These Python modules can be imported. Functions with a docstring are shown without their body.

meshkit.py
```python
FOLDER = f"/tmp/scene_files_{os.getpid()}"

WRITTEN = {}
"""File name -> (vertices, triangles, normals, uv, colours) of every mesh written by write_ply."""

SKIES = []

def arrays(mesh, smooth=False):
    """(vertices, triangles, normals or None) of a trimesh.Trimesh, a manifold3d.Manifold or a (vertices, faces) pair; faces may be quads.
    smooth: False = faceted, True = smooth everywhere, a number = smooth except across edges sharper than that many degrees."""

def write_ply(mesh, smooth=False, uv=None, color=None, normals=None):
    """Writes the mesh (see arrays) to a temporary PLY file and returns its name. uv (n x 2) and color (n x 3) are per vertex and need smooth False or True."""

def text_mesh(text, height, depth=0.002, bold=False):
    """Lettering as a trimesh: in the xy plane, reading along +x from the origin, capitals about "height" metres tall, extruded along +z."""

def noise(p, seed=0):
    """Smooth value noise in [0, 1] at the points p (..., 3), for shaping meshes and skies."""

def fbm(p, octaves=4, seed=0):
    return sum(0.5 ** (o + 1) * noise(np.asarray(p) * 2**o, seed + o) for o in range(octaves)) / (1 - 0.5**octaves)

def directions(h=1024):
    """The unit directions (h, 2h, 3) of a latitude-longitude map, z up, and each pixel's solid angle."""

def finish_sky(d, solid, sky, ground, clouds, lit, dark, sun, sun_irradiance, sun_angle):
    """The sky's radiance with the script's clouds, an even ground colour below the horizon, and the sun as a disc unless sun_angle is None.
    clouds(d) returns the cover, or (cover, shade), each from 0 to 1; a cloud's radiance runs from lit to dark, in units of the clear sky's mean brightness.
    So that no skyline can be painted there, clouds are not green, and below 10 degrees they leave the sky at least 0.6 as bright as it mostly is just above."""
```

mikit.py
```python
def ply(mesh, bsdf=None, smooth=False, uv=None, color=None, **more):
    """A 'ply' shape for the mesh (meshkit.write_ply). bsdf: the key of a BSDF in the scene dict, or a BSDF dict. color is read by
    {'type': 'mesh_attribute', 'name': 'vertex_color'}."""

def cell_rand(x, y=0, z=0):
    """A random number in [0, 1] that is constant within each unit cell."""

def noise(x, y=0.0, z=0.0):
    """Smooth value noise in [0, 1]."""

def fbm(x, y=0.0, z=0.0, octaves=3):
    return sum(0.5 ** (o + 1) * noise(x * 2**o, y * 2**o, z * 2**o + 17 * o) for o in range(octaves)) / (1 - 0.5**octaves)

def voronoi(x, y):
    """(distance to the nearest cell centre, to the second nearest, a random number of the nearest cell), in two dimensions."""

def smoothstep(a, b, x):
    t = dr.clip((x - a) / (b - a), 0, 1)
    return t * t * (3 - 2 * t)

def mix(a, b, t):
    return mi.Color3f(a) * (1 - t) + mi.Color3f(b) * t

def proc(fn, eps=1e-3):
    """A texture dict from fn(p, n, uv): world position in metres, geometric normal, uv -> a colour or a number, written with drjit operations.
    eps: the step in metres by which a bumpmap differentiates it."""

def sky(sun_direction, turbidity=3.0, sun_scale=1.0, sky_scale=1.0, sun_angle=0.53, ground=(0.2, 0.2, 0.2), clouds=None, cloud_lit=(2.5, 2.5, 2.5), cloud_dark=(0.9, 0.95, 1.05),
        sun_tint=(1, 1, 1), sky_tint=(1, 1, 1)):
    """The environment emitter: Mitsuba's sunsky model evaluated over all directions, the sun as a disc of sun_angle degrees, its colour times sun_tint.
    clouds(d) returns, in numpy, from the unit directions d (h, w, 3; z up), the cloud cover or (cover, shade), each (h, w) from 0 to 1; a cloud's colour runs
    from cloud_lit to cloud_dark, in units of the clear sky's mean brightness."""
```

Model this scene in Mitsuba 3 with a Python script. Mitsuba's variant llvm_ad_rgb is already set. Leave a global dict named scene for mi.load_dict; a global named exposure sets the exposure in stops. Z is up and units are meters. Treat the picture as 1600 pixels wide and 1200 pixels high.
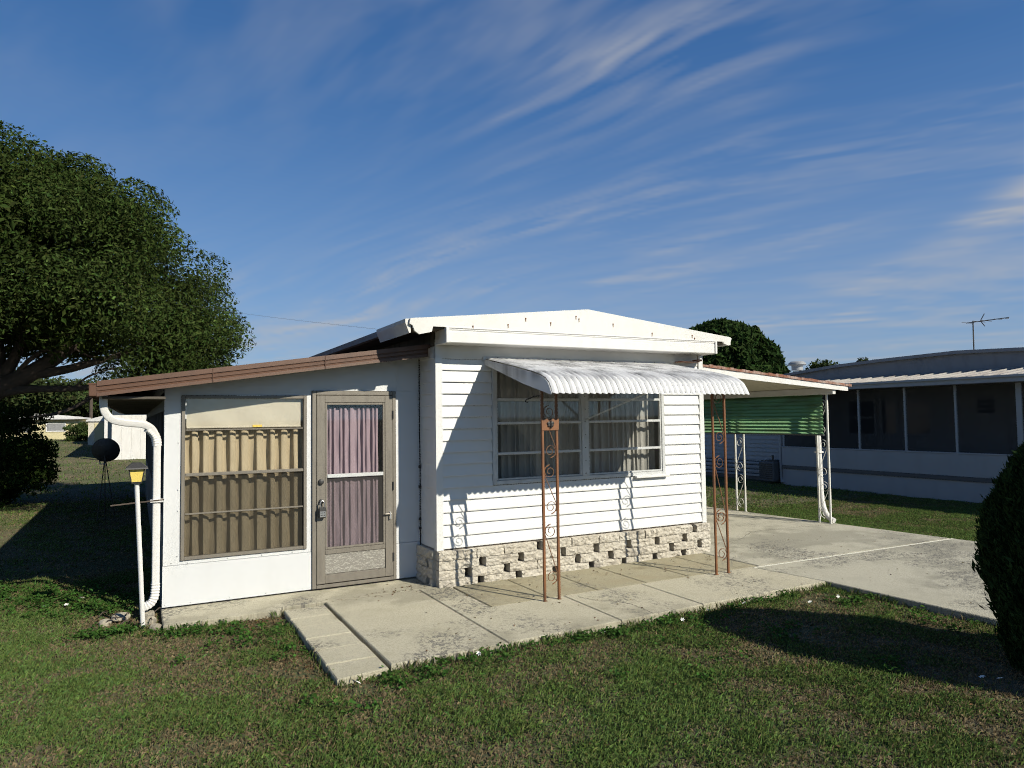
import math, random
import numpy as np, trimesh, mitsuba as mi, drjit as dr
import mikit, meshkit
from mikit import proc, noise, fbm, smoothstep, mix, voronoi, cell_rand
from shapely.geometry import Polygon, Point, box as sbox
from shapely import contains_xy
from shapely.ops import unary_union

scene, labels = {}, {}
rng = np.random.default_rng(7)
T = mi.ScalarTransform4f

# ------------------------------------------------------------------ camera, sky, exposure
CAM = np.array([-2.832, -7.032, 1.748])
YAW, PITCH, ROLL, FPX = 0.490, 0.048, -0.013, 1101.2
fw = np.array([math.sin(YAW) * math.cos(PITCH), math.cos(YAW) * math.cos(PITCH), math.sin(PITCH)])
rt = np.array([math.cos(YAW), -math.sin(YAW), 0.0])
up = np.cross(rt, fw)
up2 = -rt * math.sin(ROLL) + up * math.cos(ROLL)
scene['camera'] = {'type': 'perspective', 'fov': math.degrees(2 * math.atan(800 / FPX)), 'fov_axis': 'x',
                   'near_clip': 0.05, 'far_clip': 3000.0,
                   'to_world': T().look_at(origin=CAM.tolist(), target=(CAM + fw).tolist(), up=up2.tolist())}
SUN = (0.463, -1.0, 0.726)


OFF, BIG0 = (9.3, 6.1), 0.345


def clouds(d):
    x, y, z = d[..., 0], d[..., 1], np.maximum(d[..., 2], 0.02)
    px, py = x / (z + 0.09), y / (z + 0.09)
    ax_, ay_ = -0.45, 0.893
    u, v = px * ax_ + py * ay_, px * ay_ - py * ax_               # along and across the streaks
    o = u * 0
    F = lambda a, b, c, n, k: meshkit.fbm(np.stack([a, b, o + c], -1), n, k)
    w = F(u * 0.5, v * 0.7, 3.1, 3, 11) - 0.5
    v2, u2 = v + w * 1.0 + 0.10 * np.sin(u * 1.3), u + 0.6 * (F(u * .9, v * 1.5, 6.0, 3, 13) - .5)
    big = F(u * 0.30 + OFF[0], v2 * 1.05 + OFF[1], 1.7, 3, 5)              # where the sky has any cirrus
    mid = F(u2 * 0.9, v2 * 3.4, 0.0, 4, 3)                         # separate bands
    hair = F(u2 * 3.2, v2 * 15.0 + u * 1.2, 9.0, 4, 21)            # fibres
    tuft = F(u2 * 6.0, v2 * 9.0, 4.0, 4, 31)
    fib = np.clip((hair - 0.30) * 2.3, 0, 1.3) * (0.55 + 0.9 * np.clip(tuft - .2, 0, 1))
    s = np.clip((big - BIG0) * 2.8, 0, 1) * np.clip((mid - 0.40) * 3.6, 0, 1) * fib
    low = np.clip(1 - d[..., 2] / 0.5, 0, 1)
    veil = 0.55 * low ** 1.7 * (0.55 + 0.9 * big) * (0.75 + 0.45 * hair) + 0.035 * mid
    az, el = np.arctan2(x, y), np.arcsin(np.clip(d[..., 2], -1, 1))

    def wisp(a0, e0, sa, se, tilt):
        da, de = (az - a0) * np.cos(e0), el - e0
        p, q = da * math.cos(tilt) + de * math.sin(tilt), -da * math.sin(tilt) + de * math.cos(tilt)
        return np.exp(-(p / sa) ** 2 - (q / (se * (1 + .6 * np.tanh(p / sa)))) ** 2)
    extra = 0.85 * wisp(1.16, 0.245, .12, .030, .36) * np.clip(.35 + 1.0 * fib, 0, 1) + 0.45 * wisp(0.62, 0.47, .15, .045, .42) * fib + .4 * wisp(.80, .52, .2, .03, .40) * fib
    return np.clip(s * 0.40 + veil + extra, 0, 0.78)


scene['sky'] = mikit.sky(SUN, turbidity=2.4, clouds=clouds, cloud_lit=(2.3, 2.35, 2.45), cloud_dark=(1.2, 1.25, 1.4),
                         sky_tint=(0.57, 1.06, 1.56), ground=(0.12, 0.12, 0.09), sun_tint=(0.93, 1.09, 1.34), sun_scale=2.2)
exposure = 1.15


# ------------------------------------------------------------------ helpers
def num(path):
    if path not in scene and path not in USED:
        USED.add(path)
        return path
    k = 1
    while f'{path}_{k:03d}' in USED:
        k += 1
    USED.add(f'{path}_{k:03d}')
    return f'{path}_{k:03d}'


USED = set()


def tag(key, label=None, cat=None, group=None, kind=None):
    d = labels.setdefault(key, {})
    for k, v in (('label', label), ('category', cat), ('group', group), ('kind', kind)):
        if v:
            d[k] = v
    return key


def thing(name, label, cat, group=None):
    return tag(num(name), label, cat, group)


def obj(name, mesh, bsdf, parent=None, smooth=False, label=None, cat=None, group=None, kind=None, **kw):
    key = num(parent + '__' + name if parent else name)
    if isinstance(mesh, list):
        mesh = trimesh.util.concatenate(mesh)
    scene[key] = mikit.ply(mesh, bsdf, smooth=smooth, **kw)
    if label or cat or group or kind:
        tag(key, label, cat, group, kind)
    return key


def hull_template(s):
    pts = []
    for sx in (0, 1):
        for sy in (0, 1):
            for sz in (0, 1):
                for ax in range(3):
                    p = [abs(sx - s), abs(sy - s), abs(sz - s)]
                    p[ax] = (sx, sy, sz)[ax]
                    pts.append(p)
    return np.array(pts, float)


_t = hull_template(0.2)
_h = trimesh.convex.convex_hull(_t)
_order = [int(np.argmin(((_t - v) ** 2).sum(1))) for v in _h.vertices]
BFACES = np.array(_order)[_h.faces]
_sgn = hull_template(0.0)
_ax = np.tile(np.arange(3), 8)


def bx(x0, x1, y0, y1, z0, z1, b=0.004):
    """A box with chamfered edges."""
    lo, hi = np.array([x0, y0, z0], float), np.array([x1, y1, z1], float)
    b = min(b, 0.4 * (hi - lo).min())
    c = lo + _sgn * (hi - lo)
    inw = np.where(_sgn > 0.5, -b, b)
    inw[np.arange(24), _ax] = 0
    return trimesh.Trimesh(c + inw, BFACES, process=False)


def plain(x0, x1, y0, y1, z0, z1):
    m = trimesh.creation.box((x1 - x0, y1 - y0, z1 - z0))
    m.apply_translation(((x0 + x1) / 2, (y0 + y1) / 2, (z0 + z1) / 2))
    return m


def extr(poly, axis, a, b):
    """Extrude a shapely polygon. axis 'y': polygon in (x, z); 'x': in (y, z); 'z': in (x, y)."""
    m = trimesh.creation.extrude_polygon(poly, b - a, engine='earcut')
    v = m.vertices.copy()
    if axis == 'z':
        m.vertices = np.stack([v[:, 0], v[:, 1], v[:, 2] + a], 1)
    elif axis == 'y':
        m.vertices = np.stack([v[:, 0], v[:, 2] + a, v[:, 1]], 1)
        m.invert()
    else:
        m.vertices = np.stack([v[:, 2] + a, v[:, 0], v[:, 1]], 1)
    return m


def tube(pts, r, n=8, closed=False, flat=None, sq=None):
    """A tube along a polyline; r a number or one per point; flat scales the second axis."""
    pts = np.asarray(pts, float)
    k = len(pts)
    r = np.broadcast_to(np.asarray(r, float), (k,))
    d = np.gradient(pts, axis=0)
    d /= np.linalg.norm(d, axis=1, keepdims=True) + 1e-12
    ref = np.array([0, 0, 1.0]) if abs(d[0][2]) < 0.9 else np.array([1.0, 0, 0])
    u = np.cross(ref, d[0]); u /= np.linalg.norm(u)
    V = []
    ang = np.arange(n) * 2 * np.pi / n
    for i in range(k):
        u = u - d[i] * (u @ d[i]); u /= np.linalg.norm(u)
        w = np.cross(d[i], u)
        ca, sa = np.cos(ang), np.sin(ang)
        if sq:
            ca, sa = np.sign(ca) * np.abs(ca) ** sq, np.sign(sa) * np.abs(sa) ** sq
        V.append(pts[i] + r[i] * (ca[:, None] * u + sa[:, None] * w * (flat or 1)))
    V = np.vstack(V + [pts[:1], pts[-1:]])
    F = []
    for i in range(k - 1):
        for j in range(n):
            a, b = i * n + j, i * n + (j + 1) % n
            F += [[a, b, b + n], [a, b + n, a + n]]
    for j in range(n):
        F += [[k * n, (j + 1) % n, j], [k * n + 1, (k - 1) * n + j, (k - 1) * n + (j + 1) % n]]
    return trimesh.Trimesh(V, np.array(F), process=False)


def bar(p, q, w, t=None):
    """A square bar from p to q."""
    p, q = np.array(p, float), np.array(q, float)
    L = np.linalg.norm(q - p)
    m = bx(-w / 2, w / 2, -(t or w) / 2, (t or w) / 2, 0, L, 0.002)
    M = trimesh.geometry.align_vectors([0, 0, 1], (q - p) / L)
    m.apply_transform(M)
    m.apply_translation(p)
    return m


def quad(a, b, c, d):
    return trimesh.Trimesh(np.array([a, b, c, d], float), [[0, 1, 2], [0, 2, 3]], process=False)


def frame(x0, x1, z0, z1, y0, y1, w, wt=None, wb=None):
    wt, wb = wt or w, wb or w
    return [bx(x0, x0 + w, y0, y1, z0, z1, .003), bx(x1 - w, x1, y0, y1, z0, z1, .003),
            bx(x0 + w, x1 - w, y0 + .002, y1 - .001, z1 - wt, z1 - .001, .003), bx(x0 + w, x1 - w, y0 + .002, y1 - .001, z0 + .001, z0 + wb, .003)]


def lathe(profile, n=24):
    return trimesh.creation.revolve(np.array(profile, float), sections=n)


def curtain(x0, x1, z0, z1, y, pleats, amp, seed, nx=None, gather=0.0, irr=1.0):
    """A hanging pleated cloth in the plane y."""
    r = np.random.default_rng(seed)
    nx = nx or int(pleats * 12)
    nz = 26
    s = np.linspace(0, 1, nx)
    ph = s * pleats * 2 * np.pi + irr * (1.6 * np.sin(s * 8 + seed) + 0.9 * np.sin(s * 21 + 2 * seed) + .5 * np.sin(s * 43))
    a = amp * (1 - .5 * irr + 0.75 * irr * np.sin(s * 17 + seed) ** 2)
    X, Y, Z = [], [], []
    for j in range(nz):
        t = j / (nz - 1)
        k = 1 - gather * t
        X.append(x0 + (x1 - x0) * s + 0.35 * amp * np.cos(ph * 2 + t))
        Y.append(y + k * a * np.sin(ph + 0.6 * irr * (1 - t) * np.sin(s * 13 + 2.5 * t + seed)) + 0.004 * np.sin(t * 17 + s * 40))
        Z.append(np.full(nx, z0 + (z1 - z0) * t) + 0.006 * np.sin(s * 47 + seed) * (1 - t))
    V = np.stack([np.array(X).ravel(), np.array(Y).ravel(), np.array(Z).ravel()], 1)
    F = [[j * nx + i, j * nx + i + 1, (j + 1) * nx + i + 1, (j + 1) * nx + i] for j in range(nz - 1) for i in range(nx - 1)]
    F = np.array(F)
    return trimesh.Trimesh(V, np.vstack([F[:, [0, 1, 2]], F[:, [0, 2, 3]]]), process=False)


# ------------------------------------------------------------------ materials
def mat(name, color, rough=0.6, metal=0.0, bump=None, spec=0.5, **kw):
    if callable(color):
        color = proc(color)
    else:
        color = {'type': 'rgb', 'value': list(color)}
    b = {'type': 'principled', 'base_color': color, 'roughness': rough, 'metallic': metal, 'specular': spec, **kw}
    if bump:
        fn, sc, eps = bump
        b = {'type': 'bumpmap', 'arbitrary': proc(fn, eps), 'scale': sc, 'bsdf': b}
    scene[name] = {'type': 'twosided', 'bsdf': b}
    return name


def c3(a):
    return mi.Color3f(*a)


def dirty(base, dirt, s=3.0, amt=0.35, streak=4.0):
    def fn(p, n, uv):
        f = fbm(p.x * s * streak, p.y * s * streak, p.z * s, 4)
        g = fbm(p.x * s * 9, p.y * s * 9, p.z * s * 9, 2)
        return .84 * mix(base, dirt, dr.clip((f - 0.45) * 2.2 + (g - 0.5) * 0.5, 0, 1) * amt)
    return fn


mat('vinyl_white', dirty((.66, .66, .65), (.52, .50, .46), 2.2, .3), .42)
mat('panel_white', dirty((.60, .61, .62), (.52, .52, .50), 1.7, .28), .5)
mat('trim_white', dirty((.66, .65, .63), (.48, .44, .38), 3.0, .30), .45)
mat('fascia_white', dirty((.64, .63, .60), (.45, .41, .35), 2.2, .30), .5)
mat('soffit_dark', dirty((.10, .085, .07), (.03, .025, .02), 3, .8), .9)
mat('brown_metal', dirty((.098, .043, .021), (.058, .028, .016), 2.2, .6), .5)
mat('rusty_edge', dirty((.21, .085, .05), (.50, .44, .39), 6.0, .85, 1.0), .8)
mat('bronze', dirty((.20, .18, .15), (.12, .105, .09), 4, .6, 6), .45, .15)
mat('alu', dirty((.55, .56, .56), (.36, .36, .35), 4, .5), .42, .1)
mat('black_iron', (.015, .015, .015), .5)
mat('rubber_black', (.02, .02, .02), .7)
mat('rust_spot', (.20, .10, .05), .8)


def kick_fn(p, n, uv):
    f = fbm(p.x * 60, 0, p.z * 190, 3)
    return mix((.17, .16, .14), (.36, .345, .30), smoothstep(.56, .68, f))


mat('kick_worn', kick_fn, .6)


def post_fn(p, n, uv):
    f = fbm(p.x * 14, p.y * 14, p.z * 5, 3)
    return mix((.170, .070, .026), (.10, .042, .018), dr.clip((f - .45) * 3, 0, 1))


mat('post_brown', post_fn, .55)
mat('post_white', dirty((.66, .66, .62), (.38, .30, .2), 5, .5), .5)
mat('curtain_tan', dirty((.42, .35, .23), (.34, .27, .17), 4, .5), .9)
mat('curtain_pink', dirty((.30, .228, .262), (.23, .168, .20), 4, .5), .9)
mat('curtain_grey', dirty((.30, .295, .27), (.24, .235, .21), 3, .5), .9)
mat('shade_cream', dirty((.50, .46, .36), (.42, .37, .28), 3, .5), .85)
mat('tape_yellow', (.62, .45, .08), .6)
mat('dark_room', (.06, .055, .05), .9)
mat('room_beige', (.30, .28, .24), .9)
scene['pane_glass'] = {'type': 'thindielectric', 'int_ior': 1.5}
scene['insect_screen'] = {'type': 'mask', 'opacity': 0.34, 'bsdf': {'type': 'twosided', 'bsdf': {'type': 'diffuse', 'reflectance': {'type': 'rgb', 'value': [.09, .085, .08]}}}}
scene['window_screen'] = {'type': 'mask', 'opacity': 0.50, 'bsdf': {'type': 'twosided', 'bsdf': {'type': 'diffuse', 'reflectance': {'type': 'rgb', 'value': [.035, .033, .028]}}}}
scene['dark_screen'] = {'type': 'mask', 'opacity': 0.44, 'bsdf': {'type': 'twosided', 'bsdf': {'type': 'diffuse', 'reflectance': {'type': 'rgb', 'value': [.03, .032, .034]}}}}


def brick_fn(p, n, uv):
    f = fbm(p.x * 30, p.y * 30, p.z * 30, 4)
    g = fbm(p.x * 2.1, p.y * 2, p.z * 3.5 + 4, 3)
    s = smoothstep(.62, .78, fbm(p.x * 5, p.y * 5 + 9, p.z * 9, 3))
    c = mix((.50, .46, .385), (.33, .295, .24), dr.clip((f - .40) * 2.0, 0, 1))
    c = mix(c, (.55, .52, .455), dr.clip((g - .45) * 3, 0, 1) * .6)
    return .85 * mix(c, (.15, .13, .105), s * .55)


mat('split_block', brick_fn, .9, bump=(lambda p, n, uv: fbm(p.x * 45, p.y * 45, p.z * 45, 3), .022, 2e-3))


def conc(base, dark, stain, amt):
    def fn(p, n, uv):
        f = fbm(p.x * 120, p.y * 120, 0, 2)
        m = fbm(p.x * 5, p.y * 5, 2, 4)
        b = fbm(p.x * 1.5 + 7, p.y * 1.5, 5, 3)
        g = fbm(p.x * 30, p.y * 30, 8, 3)
        k = smoothstep(.50, .74, b + (g - .5) * .25) * smoothstep(.42, .64, fbm(p.x * 75, p.y * 75, 3, 2) * .6 + g * .4)
        c = mix(base, dark, dr.clip((f - .38) * 2.6, 0, 1) * .6)
        c = mix(c, stain, dr.clip((m - .42) * 2.5, 0, 1) * .45)
        c = c * (1 - .26 * smoothstep(.42, .66, fbm(p.x * .8 + 3, p.y * .8 + 11, 1, 3) + (m - .5) * .5))
        return .78 * mix(c, (.10, .095, .085), k * amt)
    return fn


cb = (lambda p, n, uv: fbm(p.x * 110, p.y * 110, p.z * 110, 2), .004, 2e-3)
mat('concrete', conc((.435, .405, .305), (.275, .25, .185), (.33, .305, .215), .85), .92, bump=cb)
mat('concrete_drive', conc((.395, .375, .30), (.26, .245, .19), (.30, .285, .22), .9), .92, bump=cb)
mat('concrete_tan', conc((.315, .285, .195), (.20, .18, .12), (.26, .215, .125), .75), .92, bump=cb)
mat('joint_white', (.46, .45, .39), .9)
mat('block_stone', conc((.40, .36, .28), (.26, .23, .175), (.29, .24, .17), .6), .95)


def awn_fn(p, n, uv):
    f = fbm(p.x * 5, p.y * 6, 3, 4)
    g = fbm(p.x * 45, p.y * 9, 1, 3)
    flat = smoothstep(2.06, 2.20, p.z)
    k = dr.clip((f - .34) * 2.0, 0, 1) * (.45 + .55 * g) * (flat * .85 + .08) + flat * .30 * g
    return mix((.56, .56, .56), (.085, .085, .085), dr.clip(k, 0, .9))


mat('awning_white', awn_fn, .45)


def green_fn(p, n, uv):
    f = fbm(p.y * 2.4, 0, p.z * 9, 3)
    return mix((.20, .37, .19), (.17, .25, .13), dr.clip((f - .4) * 2.5, 0, 1))


scene['green_fibre'] = {'type': 'principledthin', 'base_color': proc(green_fn), 'roughness': .4, 'diff_trans': 1.6}
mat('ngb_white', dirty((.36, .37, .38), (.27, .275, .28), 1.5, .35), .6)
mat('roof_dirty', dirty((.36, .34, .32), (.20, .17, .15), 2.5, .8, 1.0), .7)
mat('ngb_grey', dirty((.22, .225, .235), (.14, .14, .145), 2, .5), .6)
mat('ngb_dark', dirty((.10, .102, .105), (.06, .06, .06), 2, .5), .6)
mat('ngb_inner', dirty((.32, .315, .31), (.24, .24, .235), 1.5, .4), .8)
mat('roof_white', dirty((.54, .54, .53), (.36, .35, .33), 1.2, .5, 1.0), .6)
mat('win_dark', (.015, .017, .02), .08)
mat('pale_yellow', (.44, .39, .23), .8)
mat('pale_cream', (.45, .42, .35), .8)
mat('bark', lambda p, n, uv: mix((.085, .065, .05), (.035, .028, .022), fbm(p.x * 14, p.y * 14, p.z * 4, 3)), .95)
mat('lamp_black', (.03, .03, .03), .5)
mat('lamp_amber', (.62, .48, .12), .4)
mat('lock_steel', (.5, .5, .5), .35, .9)
mat('galv', (.26, .27, .28), .5, .2)
scene['vcol'] = {'type': 'mesh_attribute', 'name': 'vertex_color'}
scene['leaf'] = {'type': 'principledthin', 'base_color': {'type': 'mesh_attribute', 'name': 'vertex_color'}, 'roughness': .5, 'diff_trans': .36, 'eta': 1.4}
scene['blade'] = {'type': 'principledthin', 'base_color': {'type': 'mesh_attribute', 'name': 'vertex_color'}, 'roughness': .6, 'diff_trans': .6, 'eta': 1.35}
mat('stalk_green', (.06, .11, .03), .7)
scene['petal'] = {'type': 'twosided', 'bsdf': {'type': 'diffuse', 'reflectance': {'type': 'rgb', 'value': [.8, .8, .76]}}}


def lawn_fn(p, n, uv):
    a = fbm(p.x * .55, p.y * .55, 1, 3)
    b = fbm(p.x * 3.1, p.y * 3.1, 4, 3)
    c = fbm(p.x * 34, p.y * 34, 2, 3)
    t = dr.clip((a - .5) * 2.2 + (b - .5) * 1.6 + .45, 0, 1)
    col = mix((.060, .070, .026), (.105, .088, .052), t)
    return .80 * mix(col, (.034, .036, .016), dr.clip((c - .42) * 3, 0, 1) * .55)


mat('lawn_soil', lawn_fn, .95, bump=(lambda p, n, uv: fbm(p.x * 40, p.y * 40, 0, 3), .02, 4e-3))

# ------------------------------------------------------------------ ground
SLAB, LAWN = -0.02, -0.085


def lawn_h(x, y):
    p = np.stack([x, y, np.zeros_like(x)], -1)
    rise = (np.clip(y - 14, 0, 12) * .020 + np.clip(y - 26, 0, 26) * .033) * np.clip((12 - x) / 6, 0, 1)
    return rise + LAWN + 0.030 * (meshkit.fbm(p * 0.9, 3, 2) - 0.5) + 0.012 * (meshkit.fbm(p * 5, 2, 4) - 0.5)


def ground_sheet():
    gx = np.concatenate([[-900, -300, -120, -60, -35, -22, -15], np.arange(-11, 17.01, .14), [20, 28, 40, 60, 120, 300, 900]])
    gy = np.concatenate([[-900, -300, -80, -30, -15], np.arange(-9, 12.01, .14), [13, 14, 16, 19, 24, 32, 45, 70, 120, 300, 900]])
    X, Y = np.meshgrid(gx, gy, indexing='ij')
    Z = lawn_h(X, Y)
    n = len(gy)
    V = np.stack([X.ravel(), Y.ravel(), Z.ravel()], 1)
    i, j = np.meshgrid(np.arange(len(gx) - 1), np.arange(n - 1), indexing='ij')
    a = (i * n + j).ravel()
    return trimesh.Trimesh(V, np.vstack([np.stack([a, a + n, a + n + 1], 1), np.stack([a, a + n + 1, a + 1], 1)]), process=False)


obj('lawn', ground_sheet(), 'lawn_soil', smooth=True, kind='structure', label='patchy lawn of short grass and bare brown thatch around the homes')


def slab(poly, top, thick=0.22, b=0.008):
    poly = Polygon(poly) if not isinstance(poly, Polygon) else poly
    inner = poly.buffer(-b, join_style=2)
    a = extr(poly, 'z', top - thick, top - b)
    P, Q = np.array(poly.exterior.coords)[:-1], np.array(inner.exterior.coords)[:-1]
    parts = [a, extr(inner, 'z', top - b - .004, top)]
    if len(P) == len(Q):
        Q = np.array([Q[np.argmin(((Q - p) ** 2).sum(1))] for p in P])
        n = len(P)
        for k in range(n):
            m = (k + 1) % n
            parts.append(quad([*P[k], top - b], [*P[m], top - b], [*Q[m], top], [*Q[k], top]))
    return trimesh.util.concatenate(parts)


def R(x0, x1, y0, y1):
    return Polygon([(x0, y0), (x1, y0), (x1, y1), (x0, y1)])


PAVED = []


def pave(key, pieces, bsdf, name='slab', top=SLAB):
    for pc in pieces:
        tp = top
        if isinstance(pc, tuple):
            pc, tp = pc
        PAVED.append(pc)
        obj(name, slab(pc, tp), bsdf, key)


wk = num('walkway')
tag(wk, 'pale speckled concrete walkway slabs in front of the white home', kind='structure')
pave(wk, [Polygon([(-2.605, -.10), (-1.60, -.09), (-1.60, -.003), (.02, -.006), (.02, .60), (-2.605, .60)]),
          R(-1.185, -.226, -2.035, -.012),
          Polygon([(-.218, -2.025), (.905, -1.985), (.925, -1.0), (.126, -1.0), (.112, -.012), (-.218, -.012)]),
          Polygon([(.913, -1.985), (1.872, -1.955), (1.89, -1.0), (.932, -1.0)]),
          Polygon([(1.880, -1.955), (3.622, -1.925), (3.50, -1.0), (1.897, -1.0)])], 'concrete')
pv = num('paver_path')
tag(pv, 'strip of small rough concrete pavers beside the walkway', kind='structure')
ys = [-.10, -.44, -.72, -1.09, -1.42, -1.78, -2.115]
pave(pv, [(Polygon([(-1.592 + rng.normal(0, .004), ys[k + 1] + .005), (-1.212, ys[k + 1] + .005 + (.05 if k == 5 else 0)), (-1.210, ys[k] - .005), (-1.592, ys[k] - .005)]), SLAB - .006 - .004 * (k % 2)) for k in range(6)], 'concrete', 'paver')
pt = num('patio')
tag(pt, 'tan stained patio slabs along the foot of the block skirting', kind='structure')
xs = [.135, .78, 1.36, 1.98, 2.57, 3.16, 3.62]
pave(pt, [R(xs[k], xs[k + 1] - .008, -.992, -.05) for k in range(6)], 'concrete_tan', top=SLAB - .002)
dv = num('driveway')
tag(dv, 'stained concrete driveway slabs under and before the carport', kind='structure')
pave(dv, [Polygon([(3.51, -1.02), (3.632, -1.93), (3.66, -4.4), (7.62, -4.4), (7.29, -1.12)]), R(3.66, 7.6, -8.4, -4.41), R(3.66, 7.6, -14, -8.41)], 'concrete_drive')
pave(dv, [Polygon([(3.63, -1.0), (7.28, -1.09), (7.02, 2.4), (6.98, 3.1), (3.63, 3.1)]), R(3.63, 6.97, 3.11, 9.0)], 'concrete_drive')
obj('joint_strip', bx(3.50, 7.275, -1.066, -1.044, SLAB - .05, SLAB + .003).apply_transform(trimesh.transformations.rotation_matrix(-.021, [0, 0, 1], [3.5, -1.05, 0])), 'joint_white', dv,
    label='thin white joint line across the driveway')
PAVE = unary_union([q.buffer(.004) for q in PAVED])

# ------------------------------------------------------------------ the white home
house = thing('mobile_home', 'white single-wide mobile home with brown-roofed sun room and block skirting', 'mobile home')
ZS, PITCHB = .366, .127
WX0, WX1, WZ0, WZ1 = .655, 3.092, 1.008, 2.365
XR = 3.75
obj('wall', extr(Polygon([(0.02, .30), (XR - .02, .30), (XR - .02, 2.72), (0.02, 2.72)]).difference(sbox(WX0 + .02, WZ0 + .02, WX1 - .02, WZ1 - .02)), 'y', .014, .07), 'dark_room', house)
obj('side_wall', [plain(.014, .07, .07, 12, .30, 2.72), plain(XR - .07, XR, .07, 12, .30, 2.72), plain(.07, XR - .07, 11.93, 12, .30, 2.72)], 'trim_white', house)
obj('floor', plain(.07, XR - .07, .07, 11.93, .30, .36), 'dark_room', house)
obj('inner_wall', plain(.07, XR - .07, 3.0, 3.05, .36, 2.62), 'room_beige', house)


def board(x0, x1, z0, lip=.026, h=PITCHB):
    P = Polygon([(.013, z0), (-lip, z0), (-lip - .001, z0 + .010), (-.005, z0 + h - .001), (.013, z0 + h - .001)])
    return extr(P, 'x', x0, x1)


for k in range(16):
    z0 = ZS + k * PITCHB
    h = min(PITCHB, 2.392 - z0)
    if h < .05:
        continue
    if z0 + h <= WZ0 + .02:
        obj('siding_board', board(.056, XR - .06, z0, h=h), 'vinyl_white', house)
    else:
        obj('siding_board', board(.056, WX0 - .004, z0, h=h), 'vinyl_white', house)
        obj('siding_board', board(WX1 + .004, XR - .06, z0, h=h), 'vinyl_white', house)
for k in range(17):           # side return between the front and the sun room
    z0 = ZS + k * PITCHB
    h = min(PITCHB, 2.53 - z0)
    if h > .03:
        P = Polygon([(.013, z0), (-.014, z0), (-.015, z0 + .01), (-.004, z0 + h - .001), (.013, z0 + h - .001)])
        m = extr(Polygon([(a, b) for a, b in P.exterior.coords]), 'y', .045, .488)
        obj('siding_board', m, 'vinyl_white', house)
obj('corner_trim', extr(Polygon([(-.020, -.030), (.058, -.030), (.058, .012), (.012, .012), (.012, .048), (-.020, .048)]), 'z', ZS - .012, 2.40), 'vinyl_white', house)
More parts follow.
